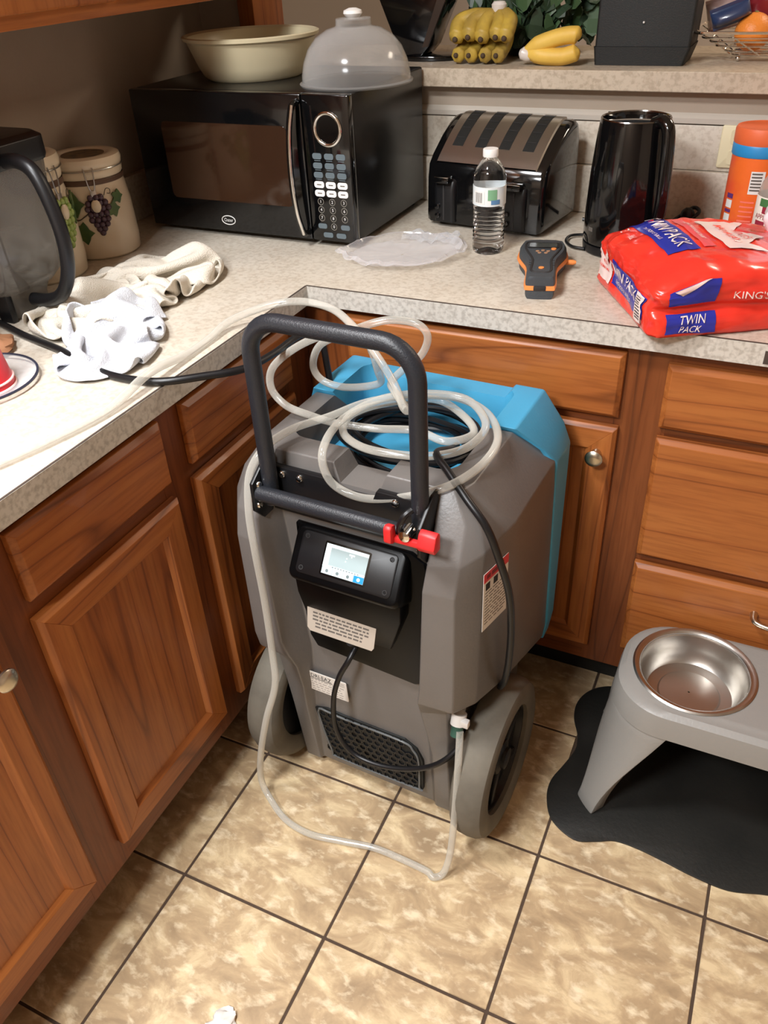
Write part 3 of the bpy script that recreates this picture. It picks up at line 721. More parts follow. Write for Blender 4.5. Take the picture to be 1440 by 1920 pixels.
for z in (.128, .111):
    for x in KX:
        k = key(x, z, .0115, .0066, key_white); MB().box(x - .005, x + .005, -.0213, -.0209, z - .001, z + .001).build('key_legend', 'ink', k)
dg_ = 1
for z in (.094, .0775, .061, .044):
    for x in KX:
        if z == .044 and x != KX[1]: key(x, z, .0105, .0052, key_grey); continue
        k = MB().tube([(x + .0066 * math.cos(a), -.0204, z + .0066 * math.sin(a)) for a in [2 * PI * i / 20 for i in range(20)]], .0007, 6, closed=True).build('key', key_ring, cp)
        text(str(dg_ % 10), .0085, key_white, k, frame((x, -.0206, z), (1, 0, 0), (0, 0, 1)), name='digit'); dg_ += 1
for x in (.464, .495): key(x, .026, .0115, .0052, key_grey)

bowl_m = pm('cream_plastic', (196, 184, 152), 0.4)
bw = thing('mixing_bowl', 'wide cream plastic mixing bowl on the left of the microwave top', 'bowl', (-0.335, 0.425, 1.2105))
MB().lathe([(.004, .002), (.098, .002), (.104, 0), (.112, .006), (.122, .025), (.134, .055), (.141, .073), (.149, .077), (.150, .083), (.145, .085), (.138, .081), (.132, .066), (.118, .026), (.108, .010), (.004, .007)], 56).build('bowl', bowl_m, bw)
dm = thing('splatter_cover', 'clear domed microwave food cover with a white knob, on the microwave', 'cover', (-0.052, 0.365, 1.2105))
MB().lathe([(.116, 0), (.117, .003), (.112, .006), (.111, .018), (.106, .040), (.095, .064), (.078, .083), (.055, .096), (.038, .100), (.036, .102), (.035, .114), (.020, .116), (.0195, .1145), (.034, .112), (.034, .100), (.054, .0945), (.077, .0815), (.0935, .063), (.1045, .0395), (.1095, .018), (.1105, .0045)], 64, cap=False).build('dome', 'milky', dm)
MB().lathe([(.010, .112), (.015, .117), (.019, .122), (.018, .127), (.008, .131), (.001, .1315)], 24).build('knob', 'white', dm)

# ================================================================ TOASTER, KETTLE, BOTTLE, METER
to = thing('toaster', 'black four-slot toaster with a brushed steel top beside the microwave', 'toaster', (0.222, 0.515, 0.914), math.radians(-8))
prof = [(-.098, .008), (-.100, .02), (-.096, .10), (-.090, .128), (-.072, .146), (-.030, .176), (.008, .197), (.035, .207), (.060, .207), (.078, .196), (.086, .17), (.090, .02), (.088, .008)]
MB().loft([[(x, y * s + .0, (z - .1) * s2 + .1) for y, z in prof] for x, s, s2 in ((-.141, .86, .90), (-.137, .96, .97), (-.128, 1, 1), (.128, 1, 1), (.137, .96, .97), (.141, .86, .90))]).build('body', 'black_gloss', to, sharp=50)
cur = spline([(0, y, z) for y, z in [(-.090, .134), (-.072, .149), (-.030, .179), (.008, .200), (.035, .2095), (.056, .210)]], 5)
MB().loft([[(x, p.y, p.z + dz) for x, dz in ((-.118, -.003), (-.116, .0012), (.116, .0012), (.118, -.003))] for p in cur], cap=False, closed=False).build('steel_top', 'steel', to)
c2 = spline([(0, y, z) for y, z in [(-.090, .134), (-.072, .149), (-.030, .179), (.008, .200), (.035, .2095), (.056, .210)]], 5)[7:24]
for x in (-.084, -.029, .027, .082):
    s = MB().loft([[(x - .0125, p.y, p.z + .0012), (x - .0125, p.y, p.z + .0022), (x + .0125, p.y, p.z + .0022), (x + .0125, p.y, p.z + .0012)] for p in c2]).build('slot', 'black_matte', to)  # raised dark strip, the slot's inner shade is put into its colour
    p = c2[-1]
    MB().box(x - .014, x + .014, p.y - .001, p.y + .004, p.z + .001, p.z + .0035).build('slot_lip', 'chrome', s)
    for q in range(2, len(c2) - 2, 3):
        p = c2[q]; MB().box(x - .010, x + .010, p.y - .0008, p.y + .0008, p.z + .002, p.z + .003).build('grid_wire', 'ink_dark', s)
for x in (-.090, .078):
    c = MB().loft([[(x + a, b, z) for a, b in rrect(-.026, .026, y0, -.080, .010)] for z, y0 in ((.012, -.108), (.080, -.108), (.098, -.103), (.104, -.094))]).build('control_column', 'black_plastic', to, bevel=.002)
    MB().box(x - .019, x + .019, -.122, -.100, .096, .108).build('lever', 'black_gloss', c, bevel=.004)
    MB().box(x - .017, x + .017, -.120, -.101, .1082, .1095).build('lever_cap', 'chrome', c, bevel=.0005)
    MB().box(x - .002, x + .002, -.1086, -.107, .016, .090).build('lever_slot', 'ink_dark', c)
    for dz in (.025, .045): MB().lathe([(.006, 0), (.006, .004), (.004, .005)], 16, frame((x - .015, -.108, dz), (1, 0, 0), (0, 0, 1))).build('button', 'black_gloss', c)
for x in (-.11, .11):
    for y in (-.07, .07): MB().lathe([(.01, 0), (.011, .01)], 12, Matrix.Translation((x, y, 0))).build('foot', 'black_plastic', to)

ke = thing('electric_kettle', 'tall glossy black electric kettle between the toaster and the bread bag', 'kettle', (0.516, 0.390, 0.914))
MB().lathe([(.002, 0), (.072, 0), (.0755, .003), (.0765, .012), (.0765, .018)], 48).build('power_base', 'black_plastic', ke)
MB().lathe([(.074, .019), (.077, .024), (.0765, .08), (.0735, .15), (.069, .205), (.0655, .238), (.064, .245), (.061, .2455), (.0595, .240), (.0590, .232), (.002, .232)], 56).build('body', 'black_gloss', ke)
lid = MB().lathe([(.058, .230), (.058, .236), (.052, .240), (.002, .241)], 48).build('lid', 'black_gloss', ke)
MB().lathe([(.0645, .2445), (.0635, .2465), (.0615, .2465), (.0605, .2445)], 48, cap=False).build('rim', pm('dark_chrome', (120, 118, 116), .15, 1.0), ke)
ha = math.radians(-38); ca, sa = math.cos(ha), math.sin(ha)
hpth = spline([(.050 * ca, .050 * sa, .240), (.072 * ca, .072 * sa, .246), (.088 * ca, .088 * sa, .230), (.094 * ca, .094 * sa, .17), (.095 * ca, .095 * sa, .10), (.086 * ca, .086 * sa, .055), (.072 * ca, .072 * sa, .048)], 5)
MB().tube(hpth, [.012] * len(hpth), 12).build('handle', 'black_gloss', ke)
MB().loft([[(.056 * math.cos(PI * .8 + t) * s, .056 * math.sin(PI * .8 + t) * s, z) for t, s, z in ((-.35, 1.05, .225), (0, 1.32, .236), (.35, 1.05, .225), (.35, 1.05, .244), (0, 1.36, .245), (-.35, 1.05, .244))]][0:1] + [[(.02 * math.cos(PI * .8), .02 * math.sin(PI * .8), .235)] * 6], cap=True).build('spout', 'black_gloss', ke)
cyl_mark = MB().loft([[(.0772 * math.cos(a), .0772 * math.sin(a), z) for a in (math.radians(222), math.radians(227), math.radians(232))] for z in (.046, .054)], cap=False, closed=False).build('maker_mark', 'ink', ke)
kc = thing('kettle_cord', 'thin black kettle cord bunched behind the kettle by the outlet', 'cord', (0.55, 0.55, 0.914))
MB().tube(spline([(x - .55, y - .55, z) for x, y, z in [(.455, .430, .006), (.43, .437, .006), (.405, .422, .006), (.405, .385, .006), (.425, .358, .005), (.452, .350, .005)]], 6), .0030, 8).build('front_loop', 'black_plastic', kc)
MB().tube(spline([(x - .55, y - .55, z) for x, y, z in [(.40, .548, .005), (.46, .552, .005), (.52, .560, .005), (.575, .558, .005), (.60, .575, .018), (.625, .595, .034), (.640, .580, .030), (.622, .560, .016), (.598, .566, .010), (.62, .585, .012), (.645, .570, .012), (.665, .545, .007), (.668, .515, .005)]], 6), .0040, 8).build('back_run', 'black_plastic', kc)
MB().tube(spline([(x - .55, y - .55, z) for x, y, z in [(.53, .50, .004), (.57, .515, .005), (.61, .535, .006), (.64, .53, .006), (.655, .535, .006), (.672, .535, .008)]], 6), .0045, 8).build('lower_run', 'black_plastic', kc)
MB().sphere((.068, .022, .024), .015, sc=(1, .8, 1.1)).build('knot', 'black_plastic', kc)

wb_ = thing('water_bottle', 'half-litre clear plastic water bottle in front of the toaster', 'bottle', (0.264, 0.298, 0.914))
pr = [(.002, .004), (.020, .002), (.028, .0), (.0315, .004), (.0320, .012)]
for k in range(9):
    z = .018 + k * .0078; pr += [(.0322, z), (.0308, z + .0026), (.0305, z + .0040), (.0322, z + .0066)]
pr += [(.0322, .092), (.0315, .096), (.0315, .132), (.0325, .137), (.0318, .148), (.0270, .162), (.0190, .174), (.0130, .181), (.0118, .184), (.0118, .186)]
water = pm('bottle_water', (246, 248, 250), 0.02, trans=1.0, ior=1.33)
MB().lathe(pr, 40).build('bottle', water, wb_)
MB().lathe([(.0148, .1835), (.0150, .185), (.0150, .196), (.0142, .1975), (.001, .1975)], 32).build('cap', 'white', wb_)
lb = MB().lathe([(.0324, .096), (.0329, .0962), (.0329, .1318), (.0324, .132)], 40, cap=False).build('label_wrap', pm('bottle_label', (206, 220, 228), .45, var=(30, (232, 232, 226))), wb_)
def cyl(r, a0, a1, z0, z1, name, mat, par, n=6, d=.0004):
    return MB().loft([[(rr * math.cos(a), rr * math.sin(a), z) for a in [a0 + (a1 - a0) * i / n for i in range(n + 1)]] for rr, z in ((r + d, z0), (r + d, z1))], cap=False, closed=False).build(name, mat, par)
fa = -PI / 2 - .12
bc = cyl(.0331, fa - .55, fa + .15, .101, .125, 'barcode', 'white', lb)
for k in range(7): cyl(.0333, fa - .48 + k * .075, fa - .455 + k * .075 + .012 * (k % 2), .103, .122, 'bar', 'ink_dark', bc, 1)
cyl(.0331, fa + .35, fa + .9, .108, .128, 'green_emblem', pm('label_green', (120, 168, 130), .5), lb)
cyl(.0331, fa + .55, fa + 1.1, .100, .109, 'blue_emblem', pm('label_blue', (90, 130, 170), .5), lb)

mt_ = thing('moisture_meter', 'grey and orange handheld moisture meter lying in front of the kettle', 'meter', (0.438, 0.070, 0.914), math.radians(14))
dark_g = pm('charcoal_rubber', (62, 66, 70), 0.55, bump=(300, .2)); org = pm('orange_rubber', (232, 142, 74), 0.5)
OUT = [(0, .020), (.006, .026), (.03, .0275), (.07, .027), (.10, .030), (.125, .038), (.15, .045), (.175, .0465), (.195, .043), (.206, .033)]
def mring(s, z, off=0.0):
    r = [(w * s + off, y + (-off if y < .01 else (off if y > .2 else 0))) for y, w in OUT]
    pts = spline([(x, y, z) for x, y in r] + [(-x, y, z) for x, y in reversed(r)], 3, closed=True)
    return [tuple(p) for p in pts]
MB().loft([mring(.86, 0), mring(.95, .004), mring(.97, .016)]).build('lower_case', dark_g, mt_)
MB().loft([mring(1.0, .016, .001), mring(1.03, .019, .001), mring(1.0, .024, .0005)]).build('orange_band', org, mt_)
MB().loft([mring(.97, .024), mring(.95, .034), mring(.86, .040), mring(.70, .041)]).build('upper_case', dark_g, mt_)
MB().tube(spline([(.017, .03, .0408), (.017, .09, .0408), (.028, .135, .0408), (.033, .165, .0408), (.026, .192, .0405), (-.026, .192, .0405), (-.033, .165, .0408), (-.028, .135, .0408), (-.017, .09, .0408), (-.017, .03, .0408), (0, .022, .0408)], 5, closed=True), .0024, 6, closed=True).build('grip_rib', 'ink_dark', mt_)
sb = MB().prism(rrect(-.030, .030, .155, .186, .006), .0405, .0425, None).build('screen_frame', 'black_plastic', mt_)
MB().prism(rrect(-.026, .026, .159, .182, .004), .0425, .0428).build('screen', pm('lcd_dark', (70, 72, 68), .15), sb)
MB().lathe([(.005, .041), (.005, .0425), (.003, .043)], 14, Matrix.Translation((0, .045, 0))).build('button', org, mt_)
for x, y in ((-.010, .138), (0, .142), (.010, .138), (-.006, .128), (.006, .128)): MB().lathe([(.0036, .041), (.0036, .0420)], 10, Matrix.Translation((x, y, 0))).build('button', pm('tan_key', (170, 130, 100), .5), mt_)
MB().lathe([(.005, .041), (.005, .0428)], 12, Matrix.Translation((.020, .150, 0))).build('button', org, mt_)
MB().box(-.011, .011, -.0025, .002, .016, .024).build('port_cover', 'ink_dark', mt_, bevel=.001)
for y in (.062, .074, .086):
    for s in (-1, 1): MB().box(s * .019 - .004, s * .019 + .004, y - .0008, y + .0008, .0395, .0412).build('grip_notch', 'ink_dark', mt_)
MB().lathe([(.005, 0), (.005, .016), (.003, .022)], 12, frame((.042, .158, .014), (0, 1, 0), (0, 0, 1))).build('probe_cap', org, mt_)

# ================================================================ BREAD BAG
red_film = pm('red_printed_film', (234, 62, 42), 0.25, var=(7, (220, 48, 38)), coat=.3)
blue_film = pm('blue_printed_film', (40, 48, 150), 0.25, coat=.3)
white_film = pm('white_printed_film', (236, 214, 208), 0.3, coat=.3)
e1 = Vector((.498, -.867, 0)); e2 = Vector((.862, .507, 0))
BW, BL, BH = .286, .36, .114
bb = thing('bread_bag', 'red twin pack bag of sweet rolls on the right counter', 'bread bag', (0.508, 0.198, 0.9145))
def bfn(p):
    """(t along the end, s along the length, z) -> bag surface in local space, puffed and wrinkled"""
    t, s, z = p
    ct_, cz = (t - BW / 2), (z - BH / 2)
    q = Vector((t * 9, s * 9, z * 14))
    nz_ = noise.noise(q) * .006 + noise.noise(q * 2.7) * .0035 + (abs(noise.noise(q * 5.0)) - .2) * .004
    et = 1 - abs(ct_) / (BW / 2); es = min(1, max(0, s) / .10)
    # corners pull in
    kz = 1 - .10 * (1 - min(1, et / .25)) - .22 * (1 - min(1, es / .8))
    sm_ = max(0.0, min(1.0, (z / BH - .15) / .85)); zz = z * (1 - (1 - kz) * sm_ * sm_ * (3 - 2 * sm_))
    # waist between the two stacked trays
    wst = math.exp(-((z - .046) / .010) ** 2) * .012 * max(0, min(1, (t - .20) / .06))
    k = 1 - wst / .13
    t2 = BW / 2 + ct_ * k
    s2 = s
    fall = max(0.0, (s - .13) / .22)
    zz *= 1 - .30 * min(1, fall)
    v = e1 * t2 + e2 * s2 + Vector((0, 0, max(0.0, zz)))
    nrm = (e1 * (ct_ / (BW / 2)) + Vector((0, 0, max(0, cz) / (BH / 2))) - e2 * (1 if s < .03 else 0))
    return v + nrm * nz_ * (0.25 if z < .008 else 1)
def grid_box(mb, a, b, c, n):
    """box from 0 to a,b,c with each face a grid"""
    def face(o, u, v, nu, nv):
        vs_ = [tuple(Vector(o) + Vector(u) * (i / nu) + Vector(v) * (j / nv)) for j in range(nv + 1) for i in range(nu + 1)]
        fs = [(j * (nu + 1) + i, j * (nu + 1) + i + 1, (j + 1) * (nu + 1) + i + 1, (j + 1) * (nu + 1) + i) for j in range(nv) for i in range(nu)]
        mb.add(vs_, fs)
    na, nb, nc = n
    face((0, 0, 0), (0, b, 0), (a, 0, 0), nb, na); face((0, 0, c), (a, 0, 0), (0, b, 0), na, nb)
    face((0, 0, 0), (a, 0, 0), (0, 0, c), na, nc); face((0, b, 0), (0, 0, c), (a, 0, 0), nc, na)
    face((0, 0, 0), (0, 0, c), (0, b, 0), nc, nb); face((a, 0, 0), (0, b, 0), (0, 0, c), nb, nc)
    return mb
MB_ = grid_box(MB(), BW, BL, BH, (44, 54, 22))
def rnd(p):   # round the long edges before puffing
    t, s, z = p; r = .022
    ct, cs, cz = max(r, min(BW - r, t)), max(r, min(BL - r, s)), max(r * .6, min(BH - r, z))
    d = Vector((t - ct, s - cs, z - cz))
    if d.length > 1e-9:
        m = max(abs(d.x) / r, abs(d.y) / r, abs(d.z) / r)
        d = d.normalized() * r * m
    return Vector((ct, cs, cz)) + d
bag = MB_.build('bag', red_film, bb, fn=lambda p: bfn(rnd(p)), sharp=80)
OFF = .0016
def decal(face, poly, name, mat, off=OFF, nsub=10):
    """flat print laid on a face of the bag: face 'end' (t,z), 'top' (t,s), 'front' (s,z)"""
    bm_ = MB()
    xs = [p[0] for p in poly]; ys = [p[1] for p in poly]
    bm2 = bmesh.new(); vv = [bm2.verts.new((x, y, 0)) for x, y in poly]; bm2.faces.new(vv)
    for ax, lo_, hi_ in ((0, min(xs), max(xs)), (1, min(ys), max(ys))):
        st = (hi_ - lo_) / nsub
        for i in range(1, nsub):
            co = [0, 0, 0]; co[ax] = lo_ + st * i; no = [0, 0, 0]; no[ax] = 1
            bmesh.ops.bisect_plane(bm2, geom=list(bm2.verts) + list(bm2.edges) + list(bm2.faces), plane_co=co, plane_no=no)
    def to(p):
        if face == 'end': q = Vector((p.x, 0, p.y)); n_ = Vector((0, -1, 0))
        elif face == 'top': q = Vector((p.x, p.y, BH)); n_ = Vector((0, 0, 1))
        else: q = Vector((BW, p.x, p.y)); n_ = Vector((1, 0, 0))
        w = bfn(rnd(q)); d = e1 * n_.x + e2 * n_.y + Vector((0, 0, n_.z))
        return w + d * off
    bm2.verts.index_update()
    bm_.add([to(v.co) for v in bm2.verts], [tuple(v.index for v in f.verts) for f in bm2.faces])
    bm2.free()
    return bm_.build(name, mat, bb)
def btext(face, s_, x, y, size, ang, mat=None, sx=.8, shear=0.0):
    m = Matrix.Translation((x, y, 0)) @ Matrix.Rotation(ang, 4, 'Z')
    def to(p):
        if face == 'end': q = Vector((p.x, 0, p.y)); n_ = Vector((0, -1, 0))
        elif face == 'top': q = Vector((p.x, p.y, BH)); n_ = Vector((0, 0, 1))
        else: q = Vector((BW, p.x, p.y)); n_ = Vector((1, 0, 0))
        return bfn(rnd(q)) + (e1 * n_.x + e2 * n_.y + Vector((0, 0, n_.z))) * (OFF * 2.6)
    return text(s_, size, mat or white_film, bb, m, fn=to, sx=sx, shear=shear)
def crown(cx, cy, w, h, fl=1):
    return [(cx + a * w, cy + b * h) for a, b in ((-.5, -.5), (.5, -.5), (.5, .25), (.28, .0), (.0, .5), (-.18, .05), (-.5, .45))][::fl]
decal('end', [(.090, .026), (.252, .022), (.258, .066), (.094, .082)], 'blue_panel', blue_film)
btext('end', 'TWIN PACK', .155, .058, .034, -.05, sx=.74)
btext('end', 'TWO PACKS OF 16 ROLLS', .155, .036, .009, -.05)
decal('end', crown(.055, .056, .058, .070), 'crown_logo', white_film, OFF * 1.5)
btext('end', "KING'S", .054, .056, .010, 0, red_film); btext('end', 'HAWAIIAN', .055, .044, .010, 0, red_film)
bcd = decal('end', [(.222, .014), (.250, .013), (.254, .066), (.226, .070)], 'barcode', white_film, OFF * 2)
for k in range(9):
    decal('end', [(.229, .020 + k * .0050), (.246, .019 + k * .0050), (.246, .0212 + k * .0050), (.229, .0222 + k * .0050)], 'bar', 'ink_dark', OFF * 2.5, 2).parent = bcd
decal('top', [(.012, .048), (.20, .048), (.20, .102), (.012, .102)], 'blue_panel', blue_film)
btext('top', 'TWIN PACK', .108, .078, .037, 0, sx=.80)
btext('top', 'TWO PACKS OF 16 ROLLS', .105, .056, .0085, 0)
btext('top', '32', .050, .028, .024, 0); btext('top', 'ROLLS', .095, .026, .011, 0)
decal('top', crown(.130, .195, .15, .095), 'crown_logo', white_film, OFF * 1.5)
btext('top', "KING'S", .130, .200, .022, 0, red_film); btext('top', 'HAWAIIAN', .130, .175, .022, 0, red_film)
decal('top', [(.04, .112), (.19, .112), (.19, .132), (.04, .132)], 'pink_band', pm('pink_film', (220, 84, 90), .3))
btext('top', 'ORIGINAL HAWAIIAN SWEET', .115, .122, .009, 0)
decal('front', [(.024, .058), (.100, .058), (.104, .106), (.022, .100)], 'blue_panel', blue_film)
decal('front', [(.032, .100), (.088, .106), (.045, .084)], 'torn_paper', pm('torn_film', (210, 180, 172), .5), OFF * 2)
decal('front', [(.025, .008), (.105, .008), (.105, .040), (.025, .040)], 'blue_panel', blue_film)
btext('front', 'TWIN', .065, .031, .018, 0, sx=.9, shear=.3); btext('front', 'PACK', .062, .016, .015, 0, sx=.9, shear=.3)
btext('front', "KING'S HAWAIIAN", .205, .070, .020, 0, sx=.95)

# ================================================================ RIGHT EDGE: CAN, BOTTLE, WHITE BAG
can_o = pm('can_orange', (236, 110, 44), .4, var=(9, (224, 62, 48), .12)); lid_o = pm('lid_orange', (222, 104, 58), .5)
cn = thing('nut_can', 'tall orange canister with an orange lid and blue band at the right edge', 'canister', (0.738, 0.530, 0.914))
MB().lathe([(.002, 0), (.050, 0), (.0515, .004), (.0515, .165)], 40).build('can', can_o, cn)
MB().lathe([(.0525, .163), (.0535, .165), (.0535, .182), (.0525, .184)], 40).build('blue_band', pm('band_blue', (46, 140, 200), .4), cn)
MB().lathe([(.0525, .184), (.0535, .187), (.0535, .208), (.051, .213), (.048, .211), (.002, .211)], 40).build('lid', lid_o, cn)
ca_ = math.radians(-112)
cyl(.0516, ca_ - .62, ca_ - .30, .03, .055, 'white_block', 'white', cn); cyl(.0516, ca_ - .62, ca_ - .30, .058, .064, 'purple_bar', pm('can_purple', (96, 48, 110), .5), cn)
cyl(.0516, ca_ - .62, ca_ - .30, .067, .082, 'white_block', 'white', cn); cyl(.0516, ca_ - .62, ca_ - .30, .085, .094, 'purple_bar', bpy.data.materials['can_purple'], cn)
bcb = cyl(.0516, ca_ + .25, ca_ + .75, .098, .140, 'barcode', 'white', cn)
for k in range(6): cyl(.0519, ca_ + .29, ca_ + .66, .104 + k * .006, .107 + k * .006, 'bar', 'ink', bcb, 3)
pk = pm('can_pink', (240, 120, 100), .5)
for k in range(8): cyl(.0516, ca_ + .05, ca_ + .55, .018 + k * .009, .021 + k * .009, 'print_line', pk, cn, 3)

jb = thing('juice_bottle', 'clear juice bottle with a white apple label in front of the orange canister', 'bottle', (0.796, 0.432, 0.914))
MB().lathe([(.002, 0), (.040, 0), (.044, .005), (.044, .115), (.040, .135), (.026, .160), (.018, .172), (.018, .186), (.002, .186)], 36).build('bottle', clear_plastic('juice_bottle_plastic', (200, 190, 180), .35, .1, .4), jb)
jl = MB().lathe([(.0445, .016), (.0448, .0165), (.0448, .1135), (.0445, .114)], 36, cap=False).build('label_wrap', pm('juice_label', (236, 226, 214), .5), jb)
ja = math.radians(-132)
apr = pm('apple_red', (150, 40, 60), .5)
cyl(.0449, ja - .35, ja + .45, .020, .034, 'red_banner', apr, jl); cyl(.0450, ja - .28, ja + .22, .050, .072, 'apple_print', apr, jl)
cyl(.0449, ja - .2, ja + .5, .098, .112, 'green_print', pm('leaf_green', (70, 120, 70), .5), jl); cyl(.0450, ja + .0, ja + .4, .086, .098, 'red_print', apr, jl)
for tx, zz in (('APPLE', .079), ('PARK', .040)):
    text(tx, .013, apr, jl, Matrix.Identity(4), fn=lambda p, z0=zz: Vector((.0453 * math.cos(ja + p.x / .045), .0453 * math.sin(ja + p.x / .045), z0 + p.y)), sx=.9)
MB().lathe([(.0195, .176), (.0195, .190), (.018, .192), (.002, .192)], 28).build('cap', 'white', jb)

def crumple(name, mat, par, c, r, h, seed, n=40, m=14, amp=.25, sq=(1, 1), fs=3.0):
    """closed crumpled bag or cloth lump on a flat base"""
    mb = MB(); rings = []
    for j in range(m + 1):
        ph = j / m
        ring = []
        for i in range(n):
            a = 2 * PI * i / n
            rad = math.sin(PI * (.12 + .88 * (1 - ph)) / 2 * 1.0) if ph > .25 else .75 + ph
            q = Vector((math.cos(a) * 1.3 + seed, math.sin(a) * 1.3, ph * 2.0)) * fs * .5
            d = 1 + amp * noise.noise(q) + amp * .5 * noise.noise(q * 2.3)
            ring.append((c[0] + r * sq[0] * rad * d * math.cos(a), c[1] + r * sq[1] * rad * d * math.sin(a), c[2] + h * ph * (1 + .3 * amp * noise.noise(q * 1.7))))
        rings.append(ring)
    return mb.loft(rings).build(name, mat, par, sharp=60)
wp = thing('plastic_bag', 'bulging white plastic bag on the bread bag, cut off by the right edge', 'bag', (0.822, 0.285, 1.005))
crumple('bag', pm('white_film', (232, 236, 240), .35, coat=.2), wp, (0, 0, 0), .052, .120, 3.1, amp=.18)

# ================================================================ LEFT COUNTER
cer = pm('cream_ceramic', (224, 208, 182), 0.25, coat=.4)
leaf_g = pm('painted_leaf', (62, 92, 54), .4, var=(40, (92, 112, 60)))
def canister(label, loc, grape, ang):
    c = thing('ceramic_canister', label, 'canister', loc, 0, 'grape canisters on the left counter')
    MB().lathe([(.002, 0), (.074, 0), (.078, .004), (.080, .03), (.078, .10), (.073, .142), (.071, .150), (.0715, .155)], 48).build('jar', cer, c)
    MB().lathe([(.0725, .150), (.0735, .152), (.0735, .158), (.0725, .160)], 48, cap=False).build('dark_band', pm('canister_band', (96, 72, 56), .5), c)
    MB().lathe([(.0705, .160), (.0725, .163), (.0735, .172), (.0725, .176)], 48, cap=False).build('collar', cer, c)
    ld = MB().lathe([(.071, .176), (.074, .180), (.0755, .190), (.073, .198), (.064, .2015), (.050, .200), (.046, .198), (.002, .198)], 48).build('lid', cer, c)
    MB().lathe([(.044, .1982), (.044, .1988), (.002, .1988)], 32).build('lid_medallion', pm('medallion_brown', (66, 48, 36), .5, var=(60, (120, 96, 60))), ld)
    MB().tube([(.0755 * math.cos(a), .0755 * math.sin(a), .178) for a in [2 * PI * i / 40 for i in range(40)]], .0013, 6, closed=True).build('wire_bail', 'steel', c)
    R = Matrix.Rotation(ang, 4, 'Z')
    for s in (-1, 1): MB().tube(spline([R @ Vector(p) for p in [(.0765, s * .009, .184), (.0795, s * .008, .170), (.0800, s * .006, .150), (.0800, s * .002, .138)]], 4), .0014, 6).build('clasp_wire', 'steel', c)
    MB().box(.078, .0815, -.006, .006, .118, .142, R).build('clasp', 'steel', c, bevel=.001)
    MB().sphere((0, 0, 0), .011, sc=(.45, .9, 1.2)).build('clasp_tab', cer, c).matrix_basis = R @ Matrix.Translation((.0845, 0, .112))
    g = MB()
    rowsn = ((.128, 3), (.117, 4), (.106, 5), (.095, 4), (.084, 4), (.074, 3), (.065, 2), (.057, 1))
    for z, k in rowsn:
        for i in range(k):
            a = ang + (i - (k - 1) / 2) * .135 + random.uniform(-.02, .02) + .03
            g.sphere((.0795 * math.cos(a), .0795 * math.sin(a), z), .0066, 10, 7, (1, 1, 1))
    g.build('grape_cluster', grape, c)
    for da, z, w in ((-.62, .116, .022), (-.50, .058, .020), (.42, .100, .014), (.62, .122, .012)):
        lf = []
        for t in range(14):
            th = 2 * PI * t / 14; rr = w * (1 + .25 * math.cos(5 * th)); lf.append((rr * math.cos(th), rr * math.sin(th)))
        MB().loft([[((.0795 + o) * math.cos(ang + da + x / .08), (.0795 + o) * math.sin(ang + da + x / .08), z + y) for x, y in lf] for o in (-.002, .0015)]).build('leaf', leaf_g, c)
    MB().tube(spline([((.0805) * math.cos(ang + a), (.0805) * math.sin(ang + a), z) for a, z in ((-.75, .095), (-.55, .085), (-.35, .092), (-.2, .100))], 4), .0012, 6).build('vine', pm('vine_brown', (70, 60, 44), .5), c)
    MB().tube(spline([((.0805) * math.cos(ang + a), (.0805) * math.sin(ang + a), z) for a, z in ((.25, .13), (.33, .142), (.43, .140), (.42, .132), (.34, .133))], 4), .0008, 6).build('vine', bpy.data.materials['vine_brown'], c)
    return c
canister('cream ceramic canister with purple grapes, lid clasped, next to the microwave', (-0.546, 0.060, 0.914), pm('grape_purple', (74, 52, 66), .3, coat=.4), math.radians(-44))
canister('cream ceramic canister with green grapes, behind the blender jar handle', (-0.552, -0.105, 0.914), pm('grape_green', (150, 172, 92), .3, coat=.4), math.radians(2)).scale = (1, 1, 1.16)

bj = thing('blender_jar', 'smoky clear blender pitcher with black lid and handle at the left edge', 'blender', (-0.468, -0.280, 0.914))
def sq(h, r, z): return [(x, y, z) for x, y in rrect(-h, h, -h, h, r, 5)]
MB().loft([sq(.048, .020, 0), sq(.050, .022, .030), sq(.056, .022, .048)]).build('base_ring', 'smoke', bj)
MB().loft([sq(.064, .03, .050), sq(.078, .03, .070), sq(.083, .03, .12), sq(.092, .03, .262), sq(.089, .03, .262), sq(.080, .03, .12), sq(.074, .028, .072), sq(.060, .028, .054)], cap=False).build('jar', 'smoke', bj)
MB().box(.020, .052, -.060, -.046, 0.0, .070).build('base_tab', 'black_plastic', bj, bevel=.003)
MB().loft([sq(.094, .03, .255), sq(.096, .03, .262), sq(.096, .03, .292), sq(.086, .03, .300)]).build('lid', 'black_plastic', bj, bevel=.003)
MB().box(-.05, .03, -.03, .03, .300, .322).build('lid_latch', 'black_plastic', bj, bevel=.006)
MB().sphere((.030, -.030, .312), .006).build('lid_button', 'white', bj)
MB().lathe([(.014, .05), (.012, .24)], 16).build('blade_shaft', 'black_plastic', bj)
for k, z in enumerate((.08, .14, .20)):
    MB().box(-.052, .052, -.008, .008, z, z + .004, Matrix.Rotation(k * 1.1, 4, 'Z')).build('blade', 'steel', bj)
for k in range(8): MB().box(.020, .044, -.0925 + .0 - (k - 4) * .0006 + .006, -.0885 - (k - 4) * .0006 + .004, .095 + k * .018, .0965 + k * .018).build('scale_mark', 'ink', bj)
hb = spline([(.088, -.012, .268), (.125, -.016, .272), (.158, -.018, .258), (.178, -.020, .212), (.186, -.020, .155), (.178, -.020, .100), (.150, -.018, .056), (.110, -.014, .036), (.066, -.012, .032)], 5)
MB().tube(hb, .0120, 12).build('handle', 'black_plastic', bj)

